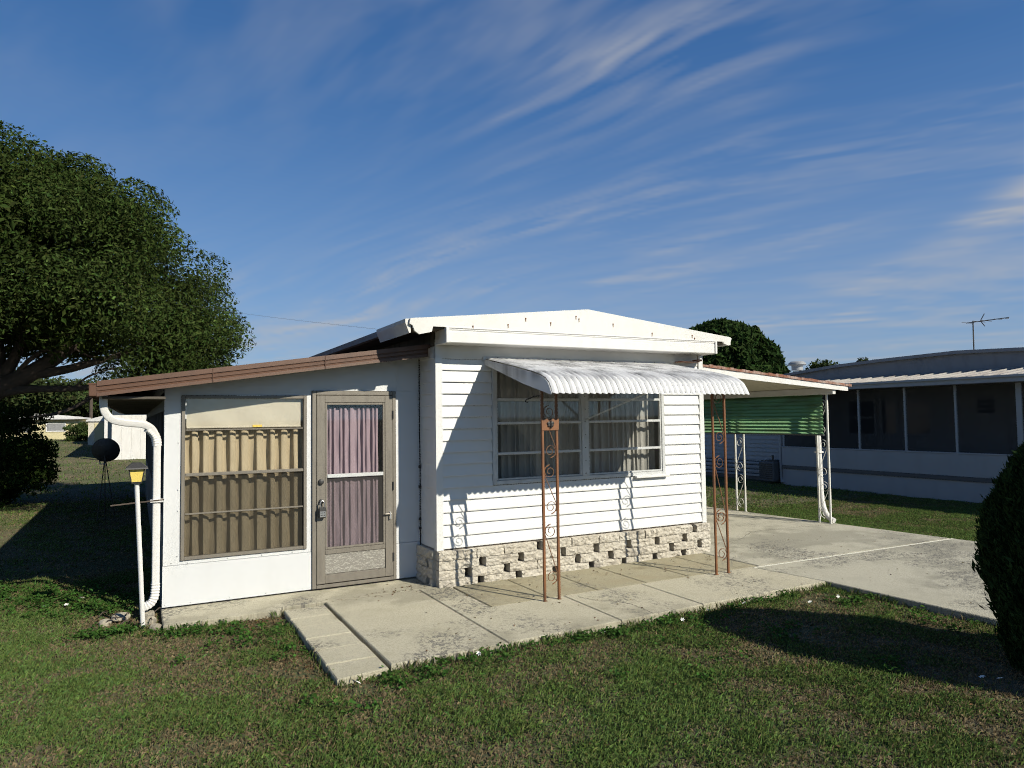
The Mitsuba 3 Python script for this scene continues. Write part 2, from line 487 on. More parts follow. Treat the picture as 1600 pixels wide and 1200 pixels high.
obj('corner_trim', extr(Polygon([(XR - .062, -.030), (XR + .008, -.030), (XR + .008, .05), (XR - .02, .05), (XR - .02, .012), (XR - .062, .012)]), 'z', ZS - .012, 2.56), 'vinyl_white', house)
obj('starter_strip', bx(.0, XR, -.012, .012, ZS - .035, ZS - .002), 'soffit_dark', house)
obj('frieze_board', bx(-.012, XR - .064, -.012, .012, 2.395, 2.60), 'fascia_white', house)
# roof
RXL, RXM, RXR = -.375, 1.765, 3.985
obj('roof', extr(Polygon([(RXL, 2.715), (RXM, 2.935), (RXR, 2.705), (RXR, 2.75), (RXM, 2.98), (RXL, 2.76)]), 'y', -.272, 12.1), 'roof_white', house)
gf = obj('gable_fascia', extr(Polygon([(RXL - .02, 2.770), (RXM, 2.990), (RXR + .01, 2.760), (RXR + .03, 2.745), (RXR + .012, 2.70), (RXR - .02, 2.652), (RXR - .10, 2.672), (RXR - .12, 2.698),
                                       (3.70, 2.700), (.03, 2.698), (-.15, 2.698), (-.165, 2.642), (-.30, 2.610), (-.35, 2.642), (-.372, 2.70), (-.405, 2.715)]), 'y', -.300, -.274), 'fascia_white', house)
for nx_ in (.38, .80, 1.02, 1.34, 1.68, 1.72, 2.2, 2.78, 3.42, 3.46):
    zz = 2.905 - abs(nx_ - RXM) * .09 - .06 * (hash(round(nx_ * 100)) % 3) / 2
    m = trimesh.util.concatenate([trimesh.creation.icosphere(1, .009), bx(-.004, .004, -.003, .003, -.035, 0, .001)])
    m.apply_translation((nx_ - .08, -.3025, zz))
    obj('nail', m, 'rust_spot', gf)
bb = obj('box_beam', extr(Polygon([(-.02, 2.543), (-.300, 2.538), (-.306, 2.545), (-.306, 2.655), (-.300, 2.661), (-.300, 2.669), (-.308, 2.673), (-.308, 2.683), (-.302, 2.688), (-.315, 2.691), (-.315, 2.6985), (-.02, 2.6985)]), 'x', -.004, 3.73), 'trim_white', house)
obj('end_cap', bx(-.014, .02, -.322, -.013, 2.534, 2.697), 'trim_white', bb)
obj('end_cap', bx(3.71, 3.742, -.322, -.013, 2.534, 2.697), 'trim_white', bb)
obj('eave_trim', extr(Polygon([(-.44, 2.765), (-.38, 2.77), (-.38, 2.63), (-.397, 2.62), (-.42, 2.68), (-.44, 2.73)]), 'y', -.268, .70), 'fascia_white', house)
obj('eave_trim', extr(Polygon([(-.41, 2.755), (-.378, 2.76), (-.378, 2.685), (-.41, 2.69)]), 'y', .705, 12.1), 'ngb_grey', house, label='weathered grey eave edge')
obj('eave_trim', bx(3.987, 4.03, -.268, 12.1, 2.66, 2.755), 'fascia_white', house)
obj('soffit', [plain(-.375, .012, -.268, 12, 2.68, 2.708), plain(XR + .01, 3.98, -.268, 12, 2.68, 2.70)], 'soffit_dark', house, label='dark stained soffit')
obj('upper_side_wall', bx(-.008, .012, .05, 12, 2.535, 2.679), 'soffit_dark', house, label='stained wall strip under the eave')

# block skirting
sk = obj('skirting', [plain(.03, XR - .02, .03, .06, -.1, .345), plain(.03, .06, .06, .5, -.1, .345), plain(XR - .05, XR - .02, .06, 12, -.1, .345)], 'soffit_dark', house)


def split_block(L, H, D, seed):
    """A split-face block: length along x, its rough face to -y, origin at its lower back left."""
    nx, nz = max(4, int(L / .035)), 4
    r = np.random.default_rng(seed)
    xs_, zs_ = np.linspace(0, L, nx + 1), np.linspace(0, H, nz + 1)
    X, Z = np.meshgrid(xs_, zs_, indexing='ij')
    edge = np.minimum.reduce([X, L - X, Z * 1.6, (H - Z) * 1.6])
    Y = -D + .005 * (edge < .001) + r.normal(0, .0065, X.shape)
    top = X.shape[0] * X.shape[1]
    X = X + np.where((X > 0) & (X < L), r.normal(0, .006, X.shape), 0)
    V = np.stack([X.ravel(), Y.ravel(), Z.ravel()], 1)
    B = np.stack([X.ravel(), np.zeros(top), Z.ravel()], 1)
    n = nz + 1
    F = []
    for i in range(nx):
        for j in range(nz):
            a = i * n + j
            F += [[a, a + n, a + n + 1], [a, a + n + 1, a + 1]]
    ring = [i * n for i in range(nx + 1)] + [nx * n + j for j in range(1, n)] + [i * n + nz for i in range(nx - 1, -1, -1)] + [j for j in range(nz - 1, 0, -1)]
    for k in range(len(ring)):
        a, b = ring[k], ring[(k + 1) % len(ring)]
        F += [[a, a + top, b + top], [a, b + top, b]]
    return trimesh.Trimesh(np.vstack([V, B]), F, process=False)


ROWS = {0: [.468, .93, 1.404, 1.905, 2.376, 2.854, 3.322], 1: [.32, .785, 1.714, 2.181, 3.116, 3.58], 2: [.489, .959, 1.514, 1.973, 2.454, 2.885, 3.328], 3: [1.208, 3.501]}
HW = .034
seed = 100
for row, holes in ROWS.items():
    z0 = -.045 + row * .1
    cuts = [-.02] + [c for h in holes for c in (h - HW, h + HW)] + [XR + .02]
    for a, b in zip(cuts[::2], cuts[1::2]):
        n = max(1, round((b - a) / .40))
        if row == 3:
            n = max(1, round((b - a) / .36))
        e = np.linspace(a, b, n + 1)
        if n > 1:
            e[1:-1] += rng.normal(0, .03, n - 1)
        for q in range(n):
            seed += 1
            L = e[q + 1] - e[q] - .009
            m = split_block(L, .093, .115 + rng.normal(0, .006), seed)
            m.apply_translation((e[q] + .0045, .028, z0 + rng.normal(0, .001)))
            obj('brick', m, 'split_block', sk)
for row in range(4):
    z0 = -.045 + row * .1
    for a, b in (((.0, .235), (.245, .47)) if row % 2 else ((.0, .10), (.17, .47))):
        seed += 1
        m = split_block(b - a, .097, .085, seed)
        m.apply_transform(trimesh.transformations.rotation_matrix(-math.pi / 2, [0, 0, 1]))
        m.apply_translation((.028, b + .028, z0))
        obj('brick', m, 'split_block', sk)

# front window
YF = -.030
fwin = obj('front_window', frame(WX0, WX1, WZ0, WZ1, YF, .03, .045) + [bx(1.835, 1.925, YF - .004, .03, WZ0 + .046, WZ1 - .046)], 'alu', house, label='wide two-part awning window in dull aluminium frame')
obj('sill', bx(2.60, WX1 + .03, YF - .045, YF + .004, WZ0 - .022, WZ0 + .004), 'vinyl_white', fwin)
for xa, xb in ((.700, 1.835), (1.925, 3.047)):
    obj('sash', frame(xa + .001, xb - .001, WZ0 + .047, WZ1 - .047, YF + .012, .02, .020), 'alu', fwin)
    zz = [WZ0 + .067, 1.350, 1.690, 1.955, WZ1 - .067]
    for i in range(4):
        if i:
            obj('muntin', bx(xa + .022, xb - .022, YF + .004, .016, zz[i] - .015, zz[i] + .015), 'alu', fwin)
        obj('pane', quad((xa + .02, -.004 + .001 * i, zz[i] + .010), (xb - .02, -.004 + .001 * i, zz[i] + .010), (xb - .02, -.004 + .001 * i, zz[i + 1] - .010), (xa + .02, -.004 + .001 * i, zz[i + 1] - .010)), 'pane_glass', fwin)
for zz in np.linspace(1.08, 2.30, 9):
    m = trimesh.creation.icosphere(1, .006)
    m.apply_translation((1.88, YF - .006, zz))
    obj('screw', m, 'lamp_black', fwin)
obj('curtain', curtain(.69, 1.89, .98, 2.40, .145, 15, .020, 3), 'curtain_grey', smooth=True, cat='curtain', label='pale grey sheer curtain behind the left half of the wide window')
obj('curtain', curtain(1.91, 3.07, .98, 2.40, .150, 14, .020, 8), 'curtain_grey', smooth=True, cat='curtain', label='pale grey sheer curtain behind the right half of the wide window')

# ------------------------------------------------------------------ sun room (part of the home)
YP, PXL = .49, -2.594


def roofz(x):        # underside of the porch roof on the wall
    return 1.995 + (x + 3.10) * (2.43 - 1.995) / 3.06


SEAM = .384
wallp = Polygon([(PXL, SEAM + .002), (-.012, SEAM + .002), (-.012, roofz(-.012) + .03), (PXL, roofz(PXL) + .03)])
wallp = wallp.difference(sbox(-2.447, .42, -1.258, 2.01)).difference(sbox(-1.208, -.1, -.292, 2.062))
up_, dn_ = wallp, Polygon([(PXL - .004, .0), (-.012, .0), (-.012, SEAM - .002), (PXL - .004, SEAM - .002)]).difference(sbox(-1.208, -.1, -.292, 2.062)).difference(sbox(-2.447, .42, -1.258, 2.01))
for g in getattr(up_, 'geoms', [up_]):
    obj('sunroom_wall', extr(g, 'y', YP, YP + .045), 'panel_white', house)
for g in getattr(dn_, 'geoms', [dn_]):
    obj('lower_panel', extr(g, 'y', YP - .004, YP + .045), 'panel_white', house)
obj('wall_batten', bx(-.302 + .018, -.302 + .05, YP - .006, YP, 2.07, roofz(-.28) + .02), 'panel_white', house)
obj('wall_batten', bx(-.286, -.012, YP - .005, YP, 2.055, 2.062), 'panel_white', house)
for x, z in [(-2.57, .02), (-2.35, .02), (-2.0, .02), (-1.66, .02), (-1.30, .02), (-2.38, .40), (-2.02, .405), (-1.7, .405), (-1.40, .405), (-2.47, .47), (-2.47, .9), (-2.47, 1.1), (-2.47, 1.55), (-2.52, .41)]:
    m = trimesh.creation.icosphere(1, .006)
    m.apply_translation((x, YP - .006, z))
    obj('screw', m, 'alu', house)
# side wall of the sun room
obj('sunroom_side_wall', [bx(PXL, PXL + .05, YP + .046, 14, -.1, .80), bx(PXL, PXL + .05, YP + .046, 14, 1.86, 2.05)] + [bx(PXL - .004, PXL + .055, y, y + .07, .80, 1.86) for y in np.arange(.55, 14, 1.22)], 'ngb_dark', house)
for y in np.arange(.55, 13.2, 1.22):
    obj('side_screen', quad((PXL + .02, y + .07, .80), (PXL + .02, y + 1.22, .80), (PXL + .02, y + 1.22, 1.86), (PXL + .02, y + .07, 1.86)), 'dark_screen', house)
obj('sunroom_floor', plain(PXL + .05, .0, YP + .05, 14, -.15, -.005), 'room_beige', house)
obj('foundation', plain(PXL - .02, PXL + .08, YP + .06, 14, -.2, -.101), 'block_stone', house)
# porch roof
pr = []
def rz(x): return 2.115 + (x + 3.12) * (2.555 - 2.115) / 3.09
obj('sunroom_roof', extr(Polygon([(-3.12, rz(-3.12) - .035), (-.01, rz(-.01) - .035), (-.01, rz(-.01)), (-3.12, rz(-3.12))]), 'y', .145, 14), 'brown_metal', house)
prof = [(.0, 0), (-.024, 0), (-.026, -.045), (-.014, -.050), (-.014, -.056), (-.020, -.060), (-.020, -.085), (-.012, -.092), (-.012, -.098), (-.022, -.104), (-.024, -.136), (0, -.136)]
V = np.array([[x, .145 + a, rz(x) + .006 + b] for x in (-3.14, -.04) for a, b in prof])
n = len(prof)
F = []
for k in range(n):
    m_ = (k + 1) % n
    F += [[k, m_, m_ + n], [k, m_ + n, k + n]]
cap = trimesh.creation.triangulate_polygon(Polygon(prof), engine='earcut')
Vc = np.vstack([[[x, .145 + a, rz(x) + .006 + b] for a, b in cap[0]] for x in (-3.14, -.04)])
Fc = np.vstack([cap[1], cap[1][:, ::-1] + len(cap[0])])
pf = obj('sunroom_fascia', [trimesh.Trimesh(V, F, process=False), trimesh.Trimesh(Vc, Fc, process=False)], 'brown_metal', house)
for x in (-2.2, -1.15):
    obj('lap_joint', bx(x - .004, x + .004, .115, .125, rz(x) - .125, rz(x) + .004, .001), 'brown_metal', pf)
obj('gutter', [bx(-3.20, -3.125, .13, 14, 1.985, 2.085), bx(-3.21, -3.12, .13, 14, 2.085, 2.10, .002)], 'brown_metal', house)
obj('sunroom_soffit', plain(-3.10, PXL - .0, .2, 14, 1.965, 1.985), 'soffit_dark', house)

# porch window
YW = YP - .02
pw = obj('sunroom_window', frame(-2.445, -1.260, .423, 2.008, YW, YP + .05, .032), 'bronze', house, label='tall bronze framed window of the sun room')
obj('rail', bx(-2.41, -1.295, YW + .004, YP + .03, 1.222, 1.252), 'bronze', pw)
obj('rail', bx(-2.41, -1.295, YW + .010, YP + .02, .852, .868), 'bronze', pw)
obj('rail', bx(-2.41, -1.295, YW + .012, YP + .02, 1.662, 1.676), 'bronze', pw)
obj('pane', quad((-2.413, YP + .012, 1.25), (-1.292, YP + .012, 1.25), (-1.292, YP + .012, 1.978), (-2.413, YP + .012, 1.978)), 'pane_glass', pw)
obj('screen', quad((-2.413, YP + .008, .453), (-1.292, YP + .008, .453), (-1.292, YP + .008, 1.224), (-2.413, YP + .008, 1.224)), 'window_screen', pw)
obj('curtain', curtain(-2.43, -1.27, .40, 1.78, .590, 9.5, .036, 5, gather=.12, irr=.42), 'curtain_tan', smooth=True, cat='curtain', label='tan pleated curtain hanging in the sun room window')
nx, nz = 30, 8
gx, gz = np.linspace(-2.40, -1.31, nx), np.linspace(1.69, 2.00, nz)
GX, GZ = np.meshgrid(gx, gz, indexing='ij')
GY = YP + .035 + .006 * np.sin((GX + GZ * .9) * 14) * (2.0 - GZ) * 3
V = np.stack([GX.ravel(), GY.ravel(), GZ.ravel() + .004 * np.sin(GX.ravel() * 3)], 1)
ii, jj = np.meshgrid(np.arange(nx - 1), np.arange(nz - 1), indexing='ij')
a_ = (ii * nz + jj).ravel()
sh = thing('roller_shade', 'cream roller shade pulled down at the top of the sun room window', 'roller shade')
obj('cloth', trimesh.Trimesh(V, np.vstack([np.stack([a_, a_ + nz, a_ + nz + 1], 1), np.stack([a_, a_ + nz + 1, a_ + 1], 1)]), process=False), 'shade_cream', sh, smooth=True)
obj('hem_bar', bx(-2.40, -1.31, YP + .028, YP + .046, 1.684, 1.700), 'shade_cream', sh)
obj('tape', bx(-1.79, -1.70, YP + .022, YP + .027, 1.688, 1.712, .001), 'tape_yellow', sh)

# storm door
YD = YP - .030
d = obj('storm_door', frame(-1.160, -.335, .045, 2.010, YD, YP + .01, .085, .075, .09), 'bronze', house, label='bronze storm door with glass above and screen below')
obj('door_jamb', [bx(-1.206, -1.164, YD + .006, YP + .05, 0, 2.06), bx(-.331, -.294, YD + .006, YP + .05, 0, 2.06), bx(-1.163, -.332, YD + .006, YP + .05, 2.014, 2.059), bx(-1.163, -.332, YD + .0, YP + .05, .0, .035)], 'bronze', d)
obj('sash', frame(-1.073, -.422, .395, 1.932, YD + .004, YP, .022), 'bronze', d)
obj('mid_rail', bx(-1.052, -.443, YD - .004, YP, 1.140, 1.178), 'alu', d)
obj('lower_rail', bx(-1.073, -.422, YD + .003, YP + .008, .345, .393), 'bronze', d)
obj('kick_panel', bx(-1.073, -.422, YD + .012, YP, .137, .343), 'kick_worn', d, label='worn flaking kick panel')
obj('pane', quad((-1.052, YD + .012, 1.175), (-.443, YD + .012, 1.175), (-.443, YD + .012, 1.912), (-1.052, YD + .012, 1.912)), 'pane_glass', d)
obj('screen', quad((-1.052, YD + .016, .416), (-.443, YD + .016, .416), (-.443, YD + .016, 1.142), (-1.052, YD + .016, 1.142)), 'insect_screen', d)
m = lathe([(0, 0), (.026, 0), (.030, .008), (.026, .024), (.014, .030), (0, .031)])
m.apply_transform(trimesh.transformations.rotation_matrix(math.pi / 2, [1, 0, 0]))
m1 = m.copy(); m1.apply_translation((-1.118, YD, 1.105))
obj('lock_cylinder', m1, 'lamp_black', d)
m2 = m.copy(); m2.apply_scale(.9); m2.apply_translation((-1.115, YD, .90))
obj('knob', m2, 'lamp_black', d)
for z in (.25, 1.02, 1.80):
    obj('hinge', tube([(-.333, YD - .008, z - .045), (-.333, YD - .008, z + .045)], .008), 'lamp_black', d)
obj('closer', tube([(-.43, YD - .02, .72), (-.36, YD - .02, .72)], .010), 'bronze', d)
obj('pull', tube([(-.372, YD, .66), (-.372, YD - .03, .67), (-.372, YD - .03, .73), (-.372, YD, .74)], .006), 'alu', d)
lb = thing('lock_box', 'small black key lock box hanging from the door knob', 'lock box')
obj('body', bx(-1.15, -1.075, YD - .062, YD - .022, .735, .845, .008), 'lamp_black', lb)
obj('dial_plate', bx(-1.143, -1.082, YD - .066, YD - .061, .745, .805, .002), 'lock_steel', lb)
obj('shackle', tube([(-1.135, YD - .04, .845), (-1.135, YD - .04, .885), (-1.125, YD - .04, .905), (-1.112, YD - .04, .91), (-1.10, YD - .04, .905), (-1.09, YD - .04, .885), (-1.09, YD - .04, .845)], .006), 'lock_steel', lb)
for i, a in enumerate(((-1.13, .79), (-1.112, .79), (-1.095, .79), (-1.13, .765), (-1.112, .765), (-1.095, .765))):
    obj('button', bx(a[0] - .005, a[0] + .005, YD - .069, YD - .065, a[1] - .005, a[1] + .005, .001), 'lamp_black', lb)
obj('curtain', curtain(-1.045, -.47, .40, 1.885, YP + .045, 10, .016, 12, gather=-.1), 'curtain_pink', smooth=True, cat='curtain', label='dusty pink curtain behind the storm door')
obj('curtain_rod', tube([(-1.10, YP + .035, 1.885), (-.40, YP + .035, 1.885)], .008), 'lamp_black', d)
obj('door_backing', plain(-1.16, -.335, YP + .12, YP + .15, 0, 2.06), 'dark_room', d)

# downspout
def rtube(path, w, t, bsdf, name, parent, label=None):
    """Rectangular pipe along a path."""
    r = max(w, t) / 2 * 1.3
    m = tube(path, r, 8, flat=t / w)
    return obj(name, m, bsdf, parent, smooth=40, label=label)


def smoothpath(P, n=8):
    P = np.array(P, float)
    from scipy.interpolate import CubicSpline
    s = np.r_[0, np.cumsum(np.linalg.norm(np.diff(P, axis=0), axis=1))]
    from scipy.interpolate import PchipInterpolator
    t = np.linspace(0, s[-1], n)
    return PchipInterpolator(s, P)(t)


ds = thing('downspout', 'white metal downspout curving from the brown gutter down the sun room corner', 'downspout')
YS = .44
obj('upper_pipe', tube(smoothpath([(-3.095, .30, 2.0), (-3.09, .31, 1.88), (-3.03, .33, 1.785), (-2.93, .36, 1.755), (-2.78, .40, 1.735), (-2.70, .43, 1.685), (-2.665, YS, 1.60), (-2.655, YS, 1.50)], 40), .034, 16, sq=.45), 'trim_white', ds, smooth=50)
obj('straight_pipe', tube([(-2.655, YS, 1.51), (-2.655, YS, .22)], .034, 16, sq=.45), 'trim_white', ds, smooth=50)
ep = smoothpath([(-2.655, YS, .24), (-2.66, YS, .14), (-2.685, YS, .075), (-2.73, YS, .045), (-2.775, YS, .035)], 33)
obj('elbow', tube(ep, .035 + .004 * (np.arange(33) % 3 == 0), 16, sq=.45), 'trim_white', ds, smooth=30)
obj('elbow', tube(smoothpath([(-2.74, .42, 1.695), (-2.70, .435, 1.66), (-2.665, YS, 1.60), (-2.655, YS, 1.53)], 25), .035 + .004 * (np.arange(25) % 3 == 0), 16, sq=.45), 'trim_white', ds, smooth=30)
obj('strap', bx(-2.71, -2.60, YS - .052, YS + .05, 1.0, 1.025), 'trim_white', ds)
obj('splash_block', bx(-2.78, -2.66, .36, .52, LAWN - .03, -.015, .012), 'block_stone', cat='splash block', label='small concrete splash block under the downspout elbow')

# wall cable
cb_ = thing('antenna_cable', 'thin black cable clipped in the corner between siding and sun room', 'cable')
obj('wire', tube([(-.022, .455, 2.42), (-.024, .455, 1.6), (-.020, .45, 1.1), (-.024, .45, .7), (-.022, .45, .45), (-.03, .43, .0)], .006, 6), 'black_iron', cb_)
for z in (1.20, .98, .62, .52):
    obj('clip', bx(-.036, -.014, .435, .465, z, z + .03, .003), 'black_iron', cb_)

# ------------------------------------------------------------------ window awning
aw = thing('window_awning', 'white ribbed aluminium window awning with scalloped front edge', 'awning')
AX0, AX1, AY = .575, 3.10, -1.44
prof = [(0.0, 2.405), (-.35, 2.338), (-.75, 2.262), (-1.05, 2.200), (-1.22, 2.158), (-1.315, 2.122), (-1.375, 2.078), (-1.41, 2.025), (-1.435, 1.975)]
prof = np.array(prof)
NS = 36
wS = (AX1 - AX0) / NS
tg = np.gradient(prof, axis=0); tg /= np.linalg.norm(tg, axis=1, keepdims=True)
nr = np.stack([tg[:, 1], -tg[:, 0]], 1)
nr *= np.sign(nr[:, 1:2] + 1e-9 - 0 * nr[:, :1]) if False else 1
nr = np.where(((nr[:, 0:1] * -1 + nr[:, 1:2]) < 0), -nr, nr)
us = np.linspace(0, 1, 7)


def slat_mesh():
    V, n = [], len(us)
    for i, (y, z) in enumerate(prof):
        for u in us:
            b = .021 * math.sin(math.pi * u)
            e = .020 * math.sin(math.pi * u) if i == len(prof) - 1 else 0
            V.append([u * wS * 1.02, y + nr[i, 0] * (b + .007 * (1 - u)) + tg[i, 0] * e, z + nr[i, 1] * (b + .007 * (1 - u)) + tg[i, 1] * e])
    F = []
    for i in range(len(prof) - 1):
        for j in range(n - 1):
            a = i * n + j
            F += [[a, a + 1, a + n + 1], [a, a + n + 1, a + n]]
    return trimesh.Trimesh(V, F, process=False)


sm = slat_mesh()
base = mikit.ply(sm, 'awning_white', smooth=60)
for k in range(NS):
    key = num(aw + '__slat')
    scene[key] = {**base, 'to_world': T().translate([AX0 + k * wS, 0, (.0012 if k % 2 else 0)])}
obj('wall_rail', bx(AX0 - .03, AX1 + .03, -.032, -.013, 2.385, 2.432), 'alu', aw)
for x in np.linspace(AX0 + .15, AX1 - .15, 8):
    m = trimesh.creation.icosphere(1, .008); m.apply_translation((x, -.034, 2.42))
    obj('screw', m, 'lamp_black', aw)
inset = prof.copy(); inset[:, 1] -= .004
for x in (AX0 - .004, AX1 + .004):
    P = Polygon([(y, z) for y, z in inset] + [(-1.425, 1.962), (-1.39, 1.968), (-.9, 2.085), (-.01, 2.345)])
    obj('side_panel', extr(P.buffer(0), 'x', x - .004, x + .004), 'awning_white', aw)
obj('front_rail', bar((AX0, -1.405, 1.995), (AX1, -1.405, 1.995), .025), 'awning_white', aw)
obj('cross_rail', bar((AX0, -1.10, 2.165), (AX1, -1.10, 2.165), .03), 'awning_white', aw)
obj('support_arm', bar((1.885, -.04, 1.715), (2.15, -1.10, 2.06), .018), 'alu', aw)
obj('lock_hook', tube([(.66, -1.10, 1.96), (.60, -1.05, 1.955), (.545, -1.0, 1.925), (.53, -1.0, 1.91), (.54, -1.0, 1.90), (.56, -1.0, 1.90)], .006, 6), 'black_iron', aw)

# ------------------------------------------------------------------ wrought-iron posts
def spiral(cx, cz, r, turns=1.6, start=0.0, hand=1, y=0.0):
    t = np.linspace(0, turns * 2 * np.pi, 30)
    rr = r * (1 - .72 * t / t[-1])
    return np.stack([cx + hand * rr * np.cos(t + start), np.full_like(t, y), cz + rr * np.sin(t + start)], 1)


def flatbar(pts, y, w=.020, t=.005):
    """A thin flat strip bent along a path in a plane (columns x, z); broad side across y."""
    pts = np.asarray(pts, float)
    d = np.gradient(pts, axis=0); d /= np.linalg.norm(d, axis=1, keepdims=True) + 1e-9
    nn = np.stack([-d[:, 1], d[:, 0]], 1) * t / 2
    V = []
    for s, yy in ((1, y - w / 2), (-1, y - w / 2), (-1, y + w / 2), (1, y + w / 2)):
        q = pts + s * nn
        V.append(np.stack([q[:, 0], np.full(len(q), yy), q[:, 1]], 1))
    n = len(pts)
    V = np.vstack(V)
    F = []
    for a in range(4):
        b = (a + 1) % 4
        for k in range(n - 1):
            F += [[a * n + k, a * n + k + 1, b * n + k + 1], [a * n + k, b * n + k + 1, b * n + k]]
    return trimesh.Trimesh(V, F, process=False)


def scrollwork(W, zs_list, y=0.0):
    """S-scroll units between two legs W apart (local x from 0 to W): list of (z_top_spiral, z_bottom_spiral)."""
    out = []
    r = W * .42
    for zt, zb in zs_list:
        a = spiral(W * .48, zt, r, 1.5, math.pi * .5, 1, y)[:, [0, 2]][::-1]
        b = spiral(W * .52, zb, r, 1.5, math.pi * 1.5, 1, y)[:, [0, 2]]
        left = a[-1]
        mid = np.stack([np.linspace(W * .06, W * .94, 12), np.linspace(zt - .02, zb + .02, 12)], 1)
        a = np.vstack([a, [W * .10, zt + r * .5], [W * .06, zt - .01]])
        b = np.vstack([[W * .94, zb + .01], [W * .90, zb - r * .55], b])
        out.append((a, mid, b))
    return out


def iron_post(name, label, group, x0, x1, y, ztop, units, bsdf, w=.025, zbase=SLAB, rot=None):
    k = thing(name, label, 'porch post', group)
    W = x1 - x0
    M = np.eye(4)
    if rot:
        M = trimesh.transformations.rotation_matrix(rot, [0, 0, 1])
    M = trimesh.transformations.translation_matrix((x0, y, 0)) @ M
    for xx in (0, W):
        m = bx(xx - w / 2, xx + w / 2, -w / 2, w / 2, zbase, ztop); m.apply_transform(M)
        obj('leg', m, bsdf, k)
        m = bx(xx - w * .8, xx + w * .8, -w * .8, w * .8, zbase, zbase + .006, .002); m.apply_transform(M)
        obj('foot', m, bsdf, k)
    for a, mid, b in scrollwork(W, units):
        m = trimesh.util.concatenate([flatbar(a, 0, .009, .004), flatbar(mid, 0, .009, .005), flatbar(b, 0, .009, .004)])
        m.apply_transform(M)
        obj('scroll', m, bsdf, k)
    return k, M


p1, M1 = iron_post('awning_post', 'brown wrought-iron post with butterfly bracket under the left awning end', 'brown iron awning posts', .66, .822, -1.10, 2.155,
                   [(1.80, 1.42), (1.22, .875), (.645, .20)], 'post_brown')
bm = bx(-.018, .18, -.020, -.012, 1.62, 1.735); bm.apply_transform(M1)
br = obj('bracket', bm, 'post_brown', p1)
bt = []
for sx in (-1, 1):
    for (a, b, c) in ((.05, .035, .03), (.035, -.030, .022)):
        e = trimesh.creation.icosphere(2, 1.0); e.apply_scale((a * .42, .004, c * .62))
        e.apply_transform(trimesh.transformations.rotation_matrix(-sx * .5 * (1 if b > 0 else -1), [0, 1, 0]))
        e.apply_translation((.081 + sx * .018, -.028, 1.678 + b * .32)); bt.append(e)
bt.append(tube([(.081, -.032, 1.64), (.081, -.034, 1.72)], .006, 6))
bt.append(tube([(.081, -.034, 1.72), (.055, -.036, 1.775)], .002, 4)); bt.append(tube([(.081, -.034, 1.72), (.095, -.036, 1.765)], .002, 4))
bt = trimesh.util.concatenate(bt); bt.apply_transform(M1)
obj('butterfly_ornament', bt, 'black_iron', p1, smooth=40)
iron_post('awning_post', 'brown wrought-iron scroll post under the right awning end, near the carport', 'brown iron awning posts', 2.875, 3.055, -1.10, 2.155,
          [(1.94, 1.50), (1.22, .60), (.62, .20)], 'post_brown')
for k_ in [k for k in labels if k.startswith('awning_post')]:
    labels[k_].pop('group', None)
    labels[k_]['group'] = 'brown iron awning posts'

# ------------------------------------------------------------------ carport
cp = thing('carport', 'open lean-to carport with rusty roof edge and white fascia', 'carport')
def cz(x): return 2.480 - (x - 3.75) * (2.480 - 2.195) / (7.33 - 3.75)
CY0, CY1 = .45, 8.0
obj('roof', extr(Polygon([(XR + .01, cz(3.75) - .03), (7.33, cz(7.33) - .03), (7.33, cz(7.33)), (XR + .01, cz(3.75))]), 'y', CY0 + .01, CY1), 'ngb_grey', cp)
V = []
nseg = 46
mm = []
for k in range(nseg):
    xa = 3.76 + (7.36 - 3.76) * k / nseg; xb = 3.76 + (7.36 - 3.76) * (k + 1) / nseg - .002
    hh = .018 + .014 * rng.random(); ov = .008 * rng.random()
    P = Polygon([(xa, cz(xa) - .012), (xb, cz(xb) - .012), (xb, cz(xb) + hh), (xa, cz(xa) + hh)])
    mm.append(extr(P, 'y', CY0 - .025 - ov, CY0 + .05))
obj('rusty_drip_edge', mm, 'rusty_edge', cp, label='rust and moss stained roof edge')
obj('fascia', extr(Polygon([(XR + .01, cz(3.75) - .013), (7.29, cz(7.29) - .013), (7.29, cz(7.29) - .088), (XR + .01, cz(3.75) - .125)]), 'y', CY0 - .012, CY0 + .008), 'trim_white', cp)
for k in range(12):
    xa = 3.77 + k * (7.30 - 3.77) / 12; xb = 3.77 + (k + 1) * (7.30 - 3.77) / 12 - .006
    obj('ceiling_panel', extr(Polygon([(xa, cz(xa) - .052), (xb, cz(xb) - .052), (xb, cz(xb) - .032), (xa, cz(xa) - .032)]), 'y', CY0 + .012, CY1 - .1), 'shade_cream', cp)
obj('eave_beam', bx(6.96, 7.03, CY0 + .02, CY1 - .1, 2.06, 2.165), 'trim_white', cp)
zz = np.linspace(1.41, 2.075, 90)
wx = 7.0 + .014 * np.sin((zz - 1.41) / .0605 * 2 * np.pi)
yy = np.linspace(.70, 5.6, 12)
V = np.array([[x, y, z] for y in yy for x, z in zip(wx, zz)])
i, j = np.meshgrid(np.arange(11), np.arange(89), indexing='ij'); a = (i * 90 + j).ravel()
obj('side_panel', trimesh.Trimesh(V, np.vstack([np.stack([a, a + 90, a + 91], 1), np.stack([a, a + 91, a + 1], 1)]), process=False), 'green_fibre', cp, smooth=True, label='translucent green corrugated fibreglass panel')
obj('panel_batten', [bx(6.975, 7.025, .69, 5.6, 1.395, 1.412), bx(7.018, 7.032, .69, 5.6, 2.03, 2.06)], 'ngb_dark', cp)
u3 = [(1.90, 1.48), (1.24, .80), (.56, .14)]
iron_post('carport_post', 'white iron scroll post at the front corner of the carport', None, 7.055, 7.055 + .21, .66, 2.12, u3, 'post_white', w=.03, rot=math.pi / 2)
